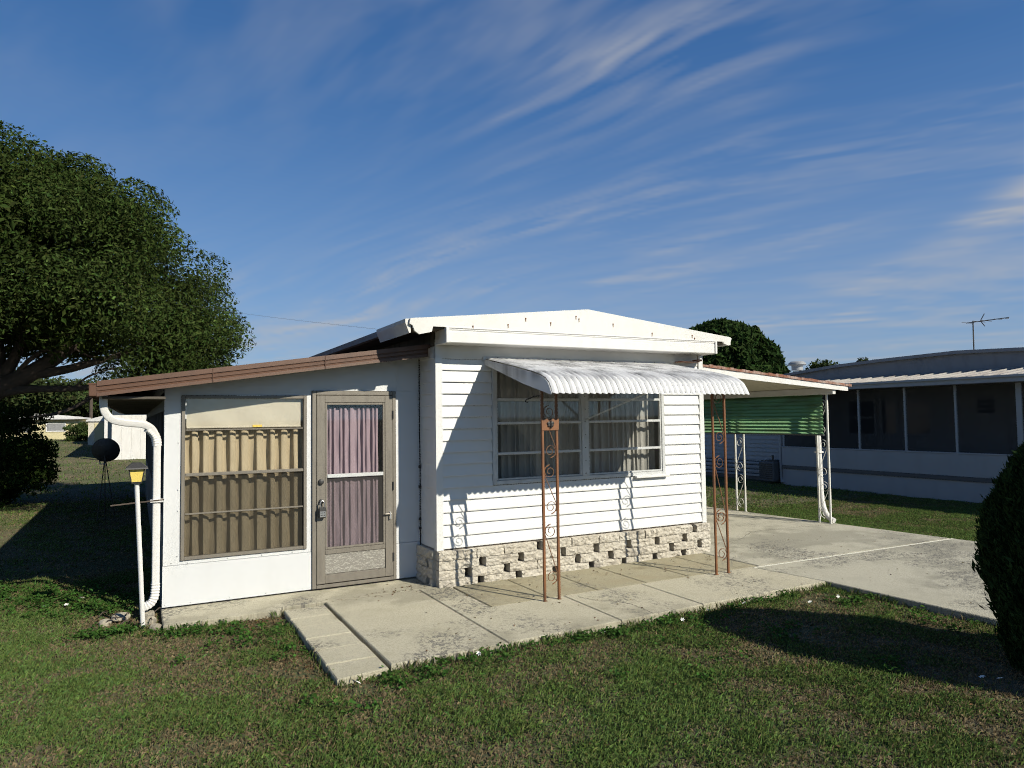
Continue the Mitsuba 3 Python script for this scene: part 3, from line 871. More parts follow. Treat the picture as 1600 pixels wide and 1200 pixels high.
iron_post('carport_post', 'white iron scroll post behind the green panel, further along the carport', None, 7.055, 7.055 + .21, 2.46, 2.12, u3, 'post_white', w=.03, rot=math.pi / 2)
iron_post('carport_post', 'white iron scroll post at the far end of the carport, behind the home', None, 7.055, 7.055 + .21, 5.1, 2.12, u3, 'post_white', w=.03, rot=math.pi / 2)
d2 = thing('downspout', 'white downspout beside the front carport post', 'downspout')
obj('pipe', tube(smoothpath([(7.16, .92, 2.08), (7.16, .93, 1.6), (7.16, .92, .9), (7.15, .90, .45), (7.14, .85, .2), (7.14, .76, .06), (7.14, .66, .02)], 40), .042, 10), 'trim_white', d2, smooth=50)
obj('strap', bx(7.105, 7.21, .87, .98, 1.1, 1.13), 'trim_white', d2)
ek = trimesh.util.concatenate([bx(3.28, 3.42, -.16, -.02, 2.432, 2.445), bx(3.45, 3.60, -.15, -.02, 2.434, 2.447), bx(3.56, 3.62, -.17, -.05, 2.447, 2.472)])
obj('scrap_wood', ek, 'rusty_edge', cat='wood scraps', label='rusty scraps lying behind the right end of the window awning')

# ------------------------------------------------------------------ foliage
def leafcloud(P, N, size, asp, seed, col, colvar, up_bias=.25, droop=0.0):
    """Rhombic leaves at P with outward directions N."""
    r = np.random.default_rng(seed)
    k = len(P)
    n = N + r.normal(0, .75, (k, 3)); n[:, 2] += up_bias
    n /= np.linalg.norm(n, axis=1, keepdims=True)
    t = r.normal(0, 1, (k, 3)) + N * .6; t[:, 2] -= droop
    t -= n * (t * n).sum(1, keepdims=True); t /= np.linalg.norm(t, axis=1, keepdims=True) + 1e-9
    s = np.cross(n, t)
    L = (size * r.uniform(.65, 1.35, k))[:, None]
    Wd = L * asp
    V = np.stack([P - t * L * .5, P + s * Wd * .5 + n * L * .06, P + t * L * .5 - n * L * .08, P - s * Wd * .5 + n * L * .06], 1).reshape(-1, 3)
    b = np.arange(k)[:, None] * 4
    F = np.vstack([b + [0, 1, 2], b + [0, 2, 3]])
    c = .78 * np.array(col)[None] * (1 + colvar * r.normal(0, 1, (k, 1)))
    c = c * (1 + r.normal(0, .08, (k, 3)))
    return V, F, np.clip(np.repeat(c, 4, 0), .004, .9)


def add_leaves(parent, name, parts, bsdf='leaf', **kw):
    off, Vs, Fs, Cs = 0, [], [], []
    for V, F, C in parts:
        Vs.append(V); Fs.append(F + off); Cs.append(C); off += len(V)
    m = trimesh.Trimesh(np.vstack(Vs), np.vstack(Fs), process=False)
    return obj(name, m, bsdf, parent, color=np.vstack(Cs), **kw)


def clumps(C, Rr, per, seed, squash=.75, expo=.38):
    """Points in clumps: centres C (k,3), radii Rr (k,), per leaves each; returns points and outward directions."""
    r = np.random.default_rng(seed)
    P, N = [], []
    for c, q, n in zip(C, Rr, per):
        d_ = r.normal(0, 1, (int(n), 3)); d_ /= np.linalg.norm(d_, axis=1, keepdims=True)
        rad = q * (r.random((int(n), 1)) ** expo)
        p = d_ * rad * np.array([1, 1, squash])
        p *= 1 + .25 * (meshkit.noise(d_ * 2.3 + c, seed)[:, None] - .5)
        P.append(c + p); N.append(d_)
    return np.vstack(P), np.vstack(N)


def crown_points(center, rad, n_cl, rcl, seed, zmin=None, shell=.78):
    r = np.random.default_rng(seed)
    C = []
    while len(C) < n_cl:
        d_ = r.normal(0, 1, 3); d_ /= np.linalg.norm(d_)
        s = r.uniform(shell, 1.0) * (1 + .10 * (meshkit.noise(d_[None] * 1.9 + 11, seed)[0] - .5) * 2)
        c = np.array(center) + d_ * np.array(rad) * s
        if zmin is not None and c[2] < zmin:
            continue
        C.append(c)
    return np.array(C), r.uniform(rcl[0], rcl[1], n_cl)


# large tree on the left
tr = thing('broad_tree', 'large dense dark green tree with low spreading limbs at left', 'tree')
TC = np.array([-5.55, 9.6, 4.55])
C, Rr = crown_points(TC, (4.15, 4.0, 2.85), 200, (.42, .88), 4, zmin=3.0, shell=.72)
# fewer low clumps near the trunk so that limbs and sky show
keep = ~((C[:, 2] < 3.5) & (C[:, 0] < -3.2))
C, Rr = C[keep], Rr[keep]
C2, R2 = crown_points(TC + [0, 0, .2], (3.5, 3.2, 2.1), 80, (.6, 1.0), 6, zmin=3.7, shell=.45)
skirt = np.array([[-1.6, 9.2, 2.9], [-1.9, 10.2, 2.7], [-2.5, 9.0, 2.75], [-1.5, 9.9, 3.3], [-2.1, 8.4, 3.2], [-3.0, 9.8, 2.9], [-1.5, 8.8, 3.6], [-1.55, 9.4, 2.7], [-1.9, 8.7, 2.65], [-2.2, 9.4, 3.4], [-6.9, 8.0, 3.0], [-7.4, 9.0, 2.8]])
Cl, Rl = np.vstack([C, skirt]), np.r_[Rr, np.full(len(skirt), .7)]
Cl[:, 2] -= 0.16 * np.clip(Cl[:, 0] + 4.9, 0, 4) * (np.arange(len(Cl)) < len(C))
P, N = clumps(Cl, Rl, 1400 * (Rl / .75) ** 2, 5, expo=.24)
C2[:, 2] -= 0.16 * np.clip(C2[:, 0] + 4.9, 0, 4)
P2, N2 = clumps(C2, R2, 480 * (R2 / .75) ** 2, 6)
sel = meshkit.noise(P * 1.1, 3)
L1 = leafcloud(P, N, .082, .42, 8, (.040, .061, .017), .28)
tone = (.60 + .85 * np.repeat(sel, 4))[:, None]
L1 = (L1[0], L1[1], np.clip(L1[2] * tone * np.where(np.repeat(rng.random(len(P)), 4) < .05, 1.7, 1.0)[:, None], .004, .9))
L2 = leafcloud(P2, N2, .14, .45, 9, (.040, .060, .016), .2)
add_leaves(tr, 'crown', [L1, L2])
limbs = [([(-6.2, 9.6, -.2), (-6.1, 9.6, .8), (-5.75, 9.5, 1.7), (-5.3, 9.4, 2.3), (-4.6, 9.3, 2.75), (-3.95, 9.2, 3.3), (-3.4, 9.2, 4.0), (-3.0, 9.2, 4.6)], (.30, .06)),
         ([(-5.75, 9.5, 1.7), (-5.9, 9.6, 2.6), (-5.8, 9.7, 3.6), (-5.5, 9.8, 4.9)], (.20, .05)),
         ([(-5.3, 9.4, 2.3), (-4.9, 9.5, 3.1), (-4.75, 9.6, 3.7), (-4.5, 9.6, 4.6)], (.13, .04)),
         ([(-4.6, 9.3, 2.72), (-4.0, 9.1, 2.82), (-3.5, 9.0, 2.98), (-3.05, 9.0, 3.15), (-2.6, 9.0, 3.6)], (.10, .035)),
         ([(-5.3, 9.4, 2.28), (-4.6, 9.2, 2.42), (-3.9, 9.1, 2.44), (-3.1, 9.0, 2.5), (-2.5, 9.0, 2.85)], (.09, .03)),
         ([(-5.1, 9.4, 2.42), (-5.2, 9.8, 3.2), (-5.6, 10.2, 4.2)], (.10, .03)),
         ([(-4.3, 9.25, 2.95), (-4.35, 9.3, 3.4), (-4.1, 9.4, 3.9)], (.06, .02)),
         ([(-3.5, 9.0, 2.45), (-3.75, 9.0, 2.15), (-4.2, 9.0, 1.95), (-4.6, 9.1, 1.9)], (.05, .02)),
         ([(-5.6, 9.5, 2.0), (-6.4, 9.2, 2.7), (-7.4, 9.0, 3.2), (-8.2, 9.0, 4.0)], (.16, .05)),
         ([(-3.95, 9.2, 3.3), (-3.7, 9.1, 3.1), (-3.35, 9.0, 3.05)], (.03, .01)),
         ([(-4.9, 9.3, 2.6), (-4.5, 9.1, 3.1), (-4.2, 9.0, 3.25), (-3.9, 8.9, 3.7)], (.05, .02)),
         ([(-3.9, 9.1, 2.44), (-3.6, 9.0, 2.7), (-3.2, 8.9, 2.8)], (.025, .01))]
for k, (pp, (ra, rb)) in enumerate(limbs):
    q = smoothpath(pp, 22)
    q += .05 * (meshkit.noise(q * 2.2 + k)[:, None] - .5)
    obj('trunk' if k == 0 else 'limb', tube(q, np.linspace(ra, rb, 22), 9), 'bark', tr, smooth=True)


def shrub(name, label, cat, base, rad, n_cl, rcl, per, leaf, col, seed, var=.25, trunk=None, squash=.8, shell=.55, trunk_r=.05, core=None, asp=.5, droop=0.0, group=None):
    k = thing(name, label, cat, group)
    c = np.array(base, float) + [0, 0, rad[2] if trunk is None else trunk + rad[2] * .9]
    C, Rr = crown_points(c, rad, n_cl, rcl, seed, zmin=base[2] + .05, shell=shell)
    P, N = clumps(C, Rr, np.full(len(C), per), seed + 1, squash)
    P[:, 2] = np.maximum(P[:, 2], base[2] - .02)
    V, F, Cc = leafcloud(P, N, leaf, asp, seed + 2, col, var, droop=droop)
    Cc = Cc * (.7 + .6 * np.repeat(meshkit.noise(P * (1.2 / max(rcl[1], .1)), seed), 4))[:, None]
    parts = [(V, F, Cc)]
    if core:
        e = trimesh.creation.icosphere(3, 1.0); e.apply_scale(np.array(rad) * core); e.apply_translation(c)
        parts.append((np.array(e.vertices), np.array(e.faces), np.tile(np.array(col) * .5, (len(e.vertices), 1))))
    add_leaves(k, 'crown' if trunk is not None else 'foliage', parts)
    top = c[2]
    obj('trunk' if trunk is not None else 'stem', tube([(base[0], base[1], base[2] - .1), (base[0] + .03, base[1], (base[2] + top) / 2), (base[0], base[1], top)], [trunk_r, trunk_r * .8, trunk_r * .4], 7), 'bark', k, smooth=True)
    return k


# conical bush at the right edge
def egg_bush():
    k = thing('clipped_bush', 'tall dark egg-shaped evergreen bush cut by the right edge', 'bush')
    bx_, by_, h, R_ = 3.02, -4.66, 1.72, .73
    r = np.random.default_rng(31)
    n = 90000
    u = r.random(n) ** .85
    z = u * h
    prof = R_ * np.clip(np.sin(np.pi * np.clip(.16 + .84 * u, 0, 1)) ** .55, 0, 1)
    prof = np.where(u < .42, R_ * (.80 + .20 * np.sin(np.pi / 2 * u / .42)), R_ * np.sqrt(np.clip(1 - ((u - .42) / .585) ** 2.3, 0, 1)))
    th = r.random(n) * 2 * np.pi
    lump = meshkit.fbm(np.stack([np.cos(th) * 3.2, np.sin(th) * 3.2, z * 3.0], -1), 3, 4)
    lump2 = meshkit.fbm(np.stack([np.cos(th) * 9, np.sin(th) * 9, z * 7.0], -1), 2, 9)
    rr = prof * (.80 + .17 * lump + .16 * lump2) * (1 - .16 * r.random(n) ** 2) + .028 * np.maximum(r.normal(0, 1, n) - 1.1, 0)
    P = np.stack([bx_ + rr * np.cos(th), by_ + rr * np.sin(th), LAWN + .03 + z], 1)
    N = np.stack([np.cos(th), np.sin(th), .35 * (u - .3)], 1)
    t = np.stack([np.cos(th) * .45, np.sin(th) * .45, np.full(n, .9)], 1) + r.normal(0, .35, (n, 3)); t /= np.linalg.norm(t, axis=1, keepdims=True)
    nn = N + r.normal(0, .6, (n, 3)); nn -= t * (nn * t).sum(1, keepdims=True); nn /= np.linalg.norm(nn, axis=1, keepdims=True)
    s = np.cross(nn, t)
    L = r.uniform(.035, .075, n)[:, None]; W = L * .34
    V = np.stack([P - t * L * .4, P + s * W * .5, P + t * L * .6, P - s * W * .5], 1).reshape(-1, 3)
    b = np.arange(n)[:, None] * 4
    F = np.vstack([b + [0, 1, 2], b + [0, 2, 3]])
    c = np.array([.026, .046, .015])[None] * (1 + .25 * r.normal(0, 1, (n, 1))) * (.35 + .6 * lump[:, None] + .7 * lump2[:, None])
    C = np.clip(np.repeat(c, 4, 0), .004, .5)
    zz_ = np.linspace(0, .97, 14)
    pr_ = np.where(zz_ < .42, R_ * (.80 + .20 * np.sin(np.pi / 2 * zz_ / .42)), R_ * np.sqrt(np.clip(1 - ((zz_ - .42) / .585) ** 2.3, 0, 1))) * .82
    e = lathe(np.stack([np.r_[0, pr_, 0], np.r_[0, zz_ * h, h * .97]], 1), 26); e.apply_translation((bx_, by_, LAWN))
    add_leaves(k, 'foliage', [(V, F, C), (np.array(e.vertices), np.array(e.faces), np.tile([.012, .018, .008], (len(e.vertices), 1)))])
    obj('stem', tube([(bx_, by_, LAWN - .1), (bx_, by_, 1.2)], .05, 7), 'bark', k)


egg_bush()
shrub('leafy_shrub', 'dark leafy shrub in the shade below the large tree', 'shrub', (-5.55, 12.6, LAWN), (1.05, 1.0, 1.25), 60, (.28, .48), 300, .12, (.050, .085, .022), 41, asp=.4)
shrub('leafy_shrub', 'low shaded shrub at the left edge below the tree', 'shrub', (-6.15, 8.0, LAWN), (.42, .45, .30), 22, (.14, .24), 150, .08, (.075, .16, .03), 43)
# conifers behind the carport
def conifer(label, base, h, R_, seed, n=26000, group=None):
    k = thing('conifer', label, 'tree', group)
    r = np.random.default_rng(seed)
    u = r.random(n) ** .8
    prof = R_ * np.where(u < .35, .82 + .18 * np.sin(np.pi / 2 * u / .35), np.sqrt(np.clip(1 - ((u - .35) / .655) ** 1.9, 0, 1)))
    th = r.random(n) * 2 * np.pi
    lump = meshkit.fbm(np.stack([np.cos(th) * R_ * 1.1, np.sin(th) * R_ * 1.1, u * h * .9], -1), 3, seed)
    rr = prof * (.70 + .52 * lump) * (1 - .15 * r.random(n) ** 2) + R_ * .05 * np.maximum(r.normal(0, 1, n) - 1.2, 0)
    P = np.array(base) + np.stack([rr * np.cos(th), rr * np.sin(th), .1 + u * h * (.97 + .08 * lump)], 1)
    N = np.stack([np.cos(th), np.sin(th), .5 * u], 1)
    V, F, C = leafcloud(P, N, R_ * .13, .4, seed, (.032, .058, .018), .25)
    C = C * np.repeat(.55 + .9 * lump, 4)[:, None]
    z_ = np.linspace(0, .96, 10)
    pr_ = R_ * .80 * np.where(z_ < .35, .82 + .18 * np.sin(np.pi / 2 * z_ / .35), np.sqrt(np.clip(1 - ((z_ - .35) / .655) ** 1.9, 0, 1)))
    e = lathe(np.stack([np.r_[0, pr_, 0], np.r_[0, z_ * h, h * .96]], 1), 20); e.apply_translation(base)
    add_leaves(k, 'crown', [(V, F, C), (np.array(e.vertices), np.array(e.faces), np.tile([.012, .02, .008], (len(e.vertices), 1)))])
    obj('trunk', tube([(base[0], base[1], base[2] - .2), (base[0], base[1], base[2] + h * .6)], R_ * .06, 7), 'bark', k)


conifer('broad dark conifer rising above the carport roof', (24.3, 20.5, -.1), 6.55, 3.6, 51)
conifer('smaller dark conifer on the right shoulder of the broad one', (27.3, 21.5, -.1), 5.1, 2.3, 52, 16000)


def far_tree(label, base, h, R_, seed, per=150, col=(.050, .070, .026)):
    shrub('far_tree', label, 'tree', base, (R_, R_, h * .38), 34, (R_ * .28, R_ * .46), per, R_ * .14, col, seed, trunk=h * .28, shell=.5, trunk_r=h * .03)


far_tree('far tree top just right of the roof vent', (58.5, 41.5, -.1), 7.6, 2.4, 61)
far_tree('far tree top above the middle of the neighbour roof', (62.5, 38.5, -.1), 7.7, 1.9, 62)
for k, (x, y, h, r_) in enumerate([(-17.5, 66, 6.6, 4.0), (-12.8, 70, 6.6, 3.6), (-9.4, 74, 5.6, 3.0), (-6.6, 64, 5.7, 2.6), (-3.0, 78, 6.5, 3.4), (-10.6, 88, 6.2, 3.6)]):
    far_tree(['leftmost far tree seen under the limbs', 'far tree behind the pale yellow house', 'far tree in the gap below the lowest limb', 'far tree above the cream shed', 'far tree behind the white house with the eave',
              'most distant tree of the skyline under the limbs'][k], (x, y, .9), h - 1.1, r_, 70 + 3 * k)

# ------------------------------------------------------------------ left background
yh = thing('house', 'pale yellow house far behind the yard at left', 'house')
obj('wall', [plain(-9.9, -6.0, 45, 53, .4, 2.02), plain(-5.99, -5.2, 48, 53, .4, 1.8)], 'pale_yellow', yh)
obj('roof', [bx(-10.3, -5.7, 44.6, 53.4, 2.02, 2.14), extr(Polygon([(-10.3, 2.142), (-5.7, 2.142), (-8.0, 2.40)]), 'y', 44.7, 53)], 'roof_white', yh)
for xa in (-7.75, -9.55):
    wn = obj('window', frame(xa, xa + 1.05, 1.25, 1.80, 44.95, 45.02, .06), 'trim_white', yh)
    obj('pane', plain(xa + .07, xa + .98, 44.97, 44.99, 1.31, 1.74), 'ngb_grey' if xa > -9 else 'win_dark', wn)
shrub('leafy_shrub', 'round green shrub before the pale yellow house', 'shrub', (-6.0, 42.5, .6), (.75, .8, .55), 26, (.22, .36), 120, .14, (.05, .075, .025), 91)
sd = thing('shed', 'small cream garden shed beside the pale yellow house', 'shed')
obj('wall', bx(-5.15, -3.4, 38, 40.5, .4, 1.85), 'pale_cream', sd)
obj('roof', extr(Polygon([(-5.25, 1.855), (-3.3, 1.855), (-3.3, 1.93), (-4.25, 2.22), (-5.25, 1.93)]), 'y', 37.9, 40.6), 'roof_white', sd)
obj('door', bx(-4.85, -4.25, 37.96, 37.998, .75, 1.75), 'pale_yellow', sd)
wb = thing('house', 'white house with overhanging eave behind the satellite dish', 'house')
obj('wall', plain(-3.72, 3.0, 27, 37, -.1, 2.50), 'trim_white', wb)
for k in range(14):
    obj('wall_board', bx(-3.73 + k * .36, -3.73 + k * .36 + .352, 26.985, 26.999, .12, 2.49, .006), 'trim_white', wb)
obj('roof', [bx(-4.12, 3.2, 26.5, 37.2, 2.50, 2.60), bx(-4.17, 3.25, 26.44, 26.6, 2.47, 2.645)], 'roof_white', wb)
obj('corner_post', bx(-3.99, -3.87, 26.55, 26.67, .0, 2.50), 'trim_white', wb)
obj('utility_pole', tube([(-5.7, 52, .5), (-5.7, 52, 4.1)], [.13, .10], 8), 'bark', cat='utility pole', label='weathered utility pole behind the cream shed')
dsh = thing('satellite_dish', 'dark satellite dish on thin legs behind the sun room', 'satellite dish')
prf = [(r_, .18 * (r_ / .31) ** 2 * .5) for r_ in np.linspace(0, .31, 10)] + [(.315, .092), (.31, .075)] + [(r_, .18 * (r_ / .31) ** 2 * .5 - .012) for r_ in np.linspace(.30, 0, 8)]
m = lathe(prf, 30)
m.apply_scale(.74)
m.apply_transform(trimesh.transformations.rotation_matrix(math.radians(72), [1, 0, 0]))
m.apply_transform(trimesh.transformations.rotation_matrix(math.radians(172), [0, 0, 1]))
m.apply_translation((-3.33, 8.0, 1.23))
obj('reflector', m, 'lamp_black', dsh, smooth=40)
obj('leg', tube([(-3.33, 8.0, 1.15), (-3.45, 8.1, LAWN - .02)], .010, 6), 'lamp_black', dsh)
obj('leg', tube([(-3.33, 8.0, 1.15), (-3.15, 8.1, LAWN - .02)], .010, 6), 'lamp_black', dsh)
obj('leg', tube([(-3.33, 8.0, 1.15), (-3.33, 8.35, LAWN - .02)], .010, 6), 'lamp_black', dsh)
obj('feed_arm', tube([(-3.33, 8.0, 1.0), (-3.42, 8.35, .98), (-3.45, 8.5, 1.15)], .012, 6), 'galv', dsh)
obj('receiver', bx(-3.50, -3.42, 8.46, 8.54, 1.12, 1.22, .01), 'galv', dsh)

# yard light
yl = thing('yard_light', 'leaning white pole lamp with black lantern at the sun room corner', 'lamp post')
A, B = np.array([-2.75, .15, LAWN - .15]), np.array([-2.822, .15, 1.215])
obj('pole', tube([A, A + (B - A) * .5, B], .020, 12), 'trim_white', yl, smooth=50)
lx, ly = B[0], B[1]
cross = bar((-3.025, .13, 1.022), (-2.60, .17, 1.045), .012); obj('crossbar', cross, 'bark', yl)


def frustum(r0, r1, z0, z1, c, n=4, rot=math.pi / 4):
    a = np.arange(n) * 2 * np.pi / n + rot
    V = np.vstack([np.stack([c[0] + r * np.cos(a), c[1] + r * np.sin(a), np.full(n, z)], 1) for r, z in ((r0, z0), (r1, z1))] + [[[c[0], c[1], z0], [c[0], c[1], z1]]])
    F = []
    for k in range(n):
        m_ = (k + 1) % n
        F += [[k, m_, m_ + n], [k, m_ + n, k + n], [2 * n, m_, k], [2 * n + 1, k + n, m_ + n]]
    return trimesh.Trimesh(V, F, process=False)


obj('lantern_base', frustum(.055, .062, 1.205, 1.222, (lx, ly)), 'lamp_black', yl)
obj('lantern_glass', frustum(.058, .085, 1.222, 1.335, (lx, ly)), 'lamp_amber', yl)
for k in range(4):
    a = k * math.pi / 2 + math.pi / 4
    obj('lantern_rib', bar((lx + .060 * math.cos(a), ly + .060 * math.sin(a), 1.222), (lx + .087 * math.cos(a), ly + .087 * math.sin(a), 1.336), .009), 'lamp_black', yl)
obj('lantern_roof', [frustum(.128, .120, 1.336, 1.348, (lx, ly)), frustum(.120, .062, 1.348, 1.386, (lx, ly)), frustum(.062, .05, 1.386, 1.392, (lx, ly))], 'lamp_black', yl)
# stones and sticks by the downspout
def stone(label, c, s, seed):
    r = np.random.default_rng(seed)
    m = trimesh.creation.icosphere(2, 1.0)
    m.vertices *= (1 + .35 * (meshkit.noise(m.vertices * 1.6 + seed, seed)[:, None] - .5))
    m.vertices = np.sign(m.vertices) * np.abs(m.vertices) ** .75
    m.apply_scale(s); m.apply_transform(trimesh.transformations.rotation_matrix(r.random() * 3, [0, 0, 1])); m.apply_translation(c)
    obj('stone', m, 'block_stone', smooth=35, cat='stone', label=label)


stone('flat stone left of the lamp pole foot', (-2.94, .56, -.055), (.12, .08, .03), 1)
stone('broken stone right of the lamp pole, below the downspout', (-2.72, .22, -.05), (.075, .05, .05), 2)
stone('small stone at the left end of the stone heap', (-3.06, .42, -.06), (.05, .05, .035), 3)
stone('small stone against the corner of the apron slab', (-2.66, .02, -.06), (.05, .04, .035), 5)
stx = []
for k in range(9):
    a = rng.random() * 6.28; c = np.array([-2.92 + rng.normal(0, .12), .35 + rng.normal(0, .15), -.03])
    q = c + np.array([math.cos(a) * .13, math.sin(a) * .13, .03 * rng.random()])
    stx.append(tube([c, (c + q) / 2 + [0, 0, .02], q], .005, 5))
obj('dead_twigs', stx, 'bark', kind='stuff', label='dry twigs scattered over the stones', cat='twigs')

# ------------------------------------------------------------------ neighbour
nb = thing('mobile_home', 'shaded neighbouring mobile home with long screened porch at right', 'mobile home')
NX, NY0, NY1 = 12.1, -9.0, 6.0
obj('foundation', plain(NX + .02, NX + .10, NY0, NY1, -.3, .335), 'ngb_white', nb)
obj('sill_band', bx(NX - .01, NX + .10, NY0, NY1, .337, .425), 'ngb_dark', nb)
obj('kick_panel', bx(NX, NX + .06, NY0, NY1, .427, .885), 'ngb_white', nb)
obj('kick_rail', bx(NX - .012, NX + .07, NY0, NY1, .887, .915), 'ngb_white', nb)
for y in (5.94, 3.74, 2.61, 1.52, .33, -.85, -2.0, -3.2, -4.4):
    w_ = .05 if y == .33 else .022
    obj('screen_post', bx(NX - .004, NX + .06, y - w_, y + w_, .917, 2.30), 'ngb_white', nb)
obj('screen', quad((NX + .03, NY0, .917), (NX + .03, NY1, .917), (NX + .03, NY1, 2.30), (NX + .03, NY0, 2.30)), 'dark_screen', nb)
obj('eave_fascia', [bx(11.78, 11.82, NY0, 6.3, 2.31, 2.445), bx(11.74, 11.79, NY0, 6.3, 2.40, 2.45)], 'ngb_white', nb)
for k in range(50):
    y0 = NY0 + k * .305
    if y0 > 6.2: break
    P = np.array([(11.80, y0, 2.43), (13.62, y0, 2.66), (13.62, y0 + .30, 2.66), (11.80, y0 + .30, 2.43)])
    rib = [quad(*P), bar((11.80, y0 + .03, 2.445), (13.62, y0 + .03, 2.675), .03), quad(*(P - [0, 0, .02]))]
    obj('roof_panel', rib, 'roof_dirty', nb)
obj('inner_wall', plain(14.25, 14.35, NY0, 8, -.2, 2.72), 'ngb_inner', nb)
obj('end_wall', plain(NX + .07, 14.24, 5.9, 5.98, -.2, 2.45), 'ngb_inner', nb)
obj('porch_floor', plain(NX + .11, 14.24, NY0, 5.89, .25, .34), 'ngb_inner', nb)
for (ya, yb_, za, zb_) in ((4.75, 5.62, 1.15, 2.12), (3.28, 4.05, 1.17, 2.12), (4.15, 4.65, 1.17, 2.12)):
    wn = obj('window', [bx(14.20, 14.245, ya, ya + .06, za, zb_), bx(14.20, 14.245, yb_ - .06, yb_, za, zb_), bx(14.20, 14.245, ya + .06, yb_ - .06, zb_ - .06, zb_), bx(14.20, 14.245, ya + .06, yb_ - .06, za, za + .06),
                        bx(14.20, 14.245, ya + .06, yb_ - .06, (za + zb_) / 2 - .025, (za + zb_) / 2 + .025)], 'ngb_white', nb)
    obj('pane', plain(14.225, 14.235, ya + .06, yb_ - .06, za + .06, (za + zb_) / 2 - .025), 'win_dark', wn)
    obj('pane', plain(14.225, 14.235, ya + .06, yb_ - .06, (za + zb_) / 2 + .025, zb_ - .06), 'win_dark', wn)
dn = obj('door', bx(14.20, 14.245, 1.62, 2.42, .35, 2.25), 'ngb_inner', nb)
for k in range(4):
    obj('louvre', bx(14.18, 14.198, 1.86, 2.22, 1.72 + k * .11, 1.80 + k * .11), 'win_dark', dn)
# sloping roof edge of the neighbour's own roof (bowed towards its ends)
prof_y = [(9.0, 2.72), (6.8, 2.93), (5.4, 3.045), (4.0, 3.10), (2.26, 3.14), (1.5, 3.11), (.9, 3.085), (-2.5, 3.04), (-9, 3.0)]
V, F = [], []
Pt = [(y, z) for y, z in prof_y] + [(y, z - .075) for y, z in prof_y[::-1]]
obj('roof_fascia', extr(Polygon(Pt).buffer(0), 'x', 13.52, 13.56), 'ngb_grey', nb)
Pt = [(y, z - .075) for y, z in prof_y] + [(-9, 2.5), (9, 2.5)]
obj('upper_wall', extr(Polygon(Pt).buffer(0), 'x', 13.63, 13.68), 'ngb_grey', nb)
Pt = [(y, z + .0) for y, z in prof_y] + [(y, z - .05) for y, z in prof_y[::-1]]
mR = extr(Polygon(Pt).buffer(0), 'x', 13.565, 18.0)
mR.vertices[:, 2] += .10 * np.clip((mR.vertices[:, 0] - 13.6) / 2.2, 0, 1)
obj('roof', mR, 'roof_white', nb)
# left wing: white lapped wall
lap = []
for k in range(22):
    z0 = .02 + k * .115
    P = Polygon([(12.62, z0), (12.595, z0), (12.592, z0 + .008), (12.61, z0 + .114), (12.62, z0 + .114)])
    m = extr(Polygon([(a, b) for a, b in P.exterior.coords]), 'y', 6.02, 13.5)
    lap.append(m)
obj('lap_siding', lap + [plain(12.62, 12.7, 6.02, 13.5, -.3, 2.6)], 'ngb_white', nb, kind='stuff')
obj('wing_base', plain(12.615, 12.66, 6.02, 13.5, -.3, .018), 'ngb_dark', nb)
obj('wing_downspout', tube([(12.16, 6.08, 2.3), (12.16, 6.08, .1), (12.10, 6.0, -.03)], .045, 8), 'ngb_white', nb)
vt = thing('roof_vent', 'round galvanised vent on the neighbour roof', 'roof vent')
vm = lathe([(0, 0), (.16, 0), (.16, .14), (.24, .15), (.24, .22), (.18, .26), (0, .27)], 20); vm.apply_translation((14.5, 7.43, 3.05))
obj('cap', vm, 'galv', vt, smooth=30)
vm = lathe([(.245, .165), (.262, .165), (.262, .18), (.245, .18)], 20); vm.apply_translation((14.5, 7.43, 3.05))
obj('band', vm, 'galv', vt)
an = thing('tv_antenna', 'small television antenna on a mast above the neighbour roof', 'antenna')
obj('mast', tube([(14.0, 2.14, 3.05), (14.0, 2.13, 3.82)], .016, 6), 'lamp_black', an)
obj('boom', tube([(14.0, 2.28, 3.79), (14.0, 1.38, 3.80)], .011, 6), 'lamp_black', an)
for y, L, dz in ((2.25, .22, 0), (2.0, .25, 0), (1.85, .22, .0), (1.6, .15, 0), (1.45, .14, 0)):
    obj('element', tube([(14.0 - L, y, 3.79 + dz), (14.0 + L, y, 3.79 + dz)], .006, 5), 'lamp_black', an)
obj('reflector', tube([(13.9, 1.83, 3.94), (14.0, 1.97, 3.80), (13.9, 1.83, 3.66)], .010, 5), 'lamp_black', an)
ac = thing('air_conditioner', 'dark outdoor air conditioner unit by the neighbour wall', 'air conditioner')
obj('case', bx(11.95, 12.5, 6.16, 6.66, -.02, .50, .02), 'ngb_dark', ac)
for k in range(8):
    obj('louvre', bx(11.935, 11.949, 6.20, 6.62, .05 + k * .053, .08 + k * .053), 'lamp_black', ac)
obj('fan_guard', [lathe([(.0, .0), (.20, .0), (.20, .03), (.0, .03)], 20).apply_translation((12.22, 6.41, .502)), bx(12.20, 12.24, 6.39, 6.43, .53, .66)], 'lamp_black', ac)
fn_ = thing('low_railing', 'low dark pipe railing along the white neighbour wall', 'railing')
for z in (.12, .24, .36, .46):
    obj('rail', tube([(12.35, 6.9, z), (12.35, 10.5, z)], .014, 6), 'black_iron', fn_)
for y in (6.9, 8.7, 10.5):
    obj('post', tube([(12.35, y, LAWN - .05), (12.35, y, .5)], .018, 6), 'black_iron', fn_)
# overhead service wire
WA, WB = np.array([-2.2, 9.0, 4.22]), np.array([-.385, .9, 2.80])
wr = [(WA + (WB - WA) * t + np.array([0, 0, -.03 * math.sin(math.pi * t)])).tolist() for t in np.linspace(0, 1, 20)]
obj('service_wire', tube(wr, .0018, 5), 'galv', cat='wire', label='thin overhead wire crossing in front of the large tree')
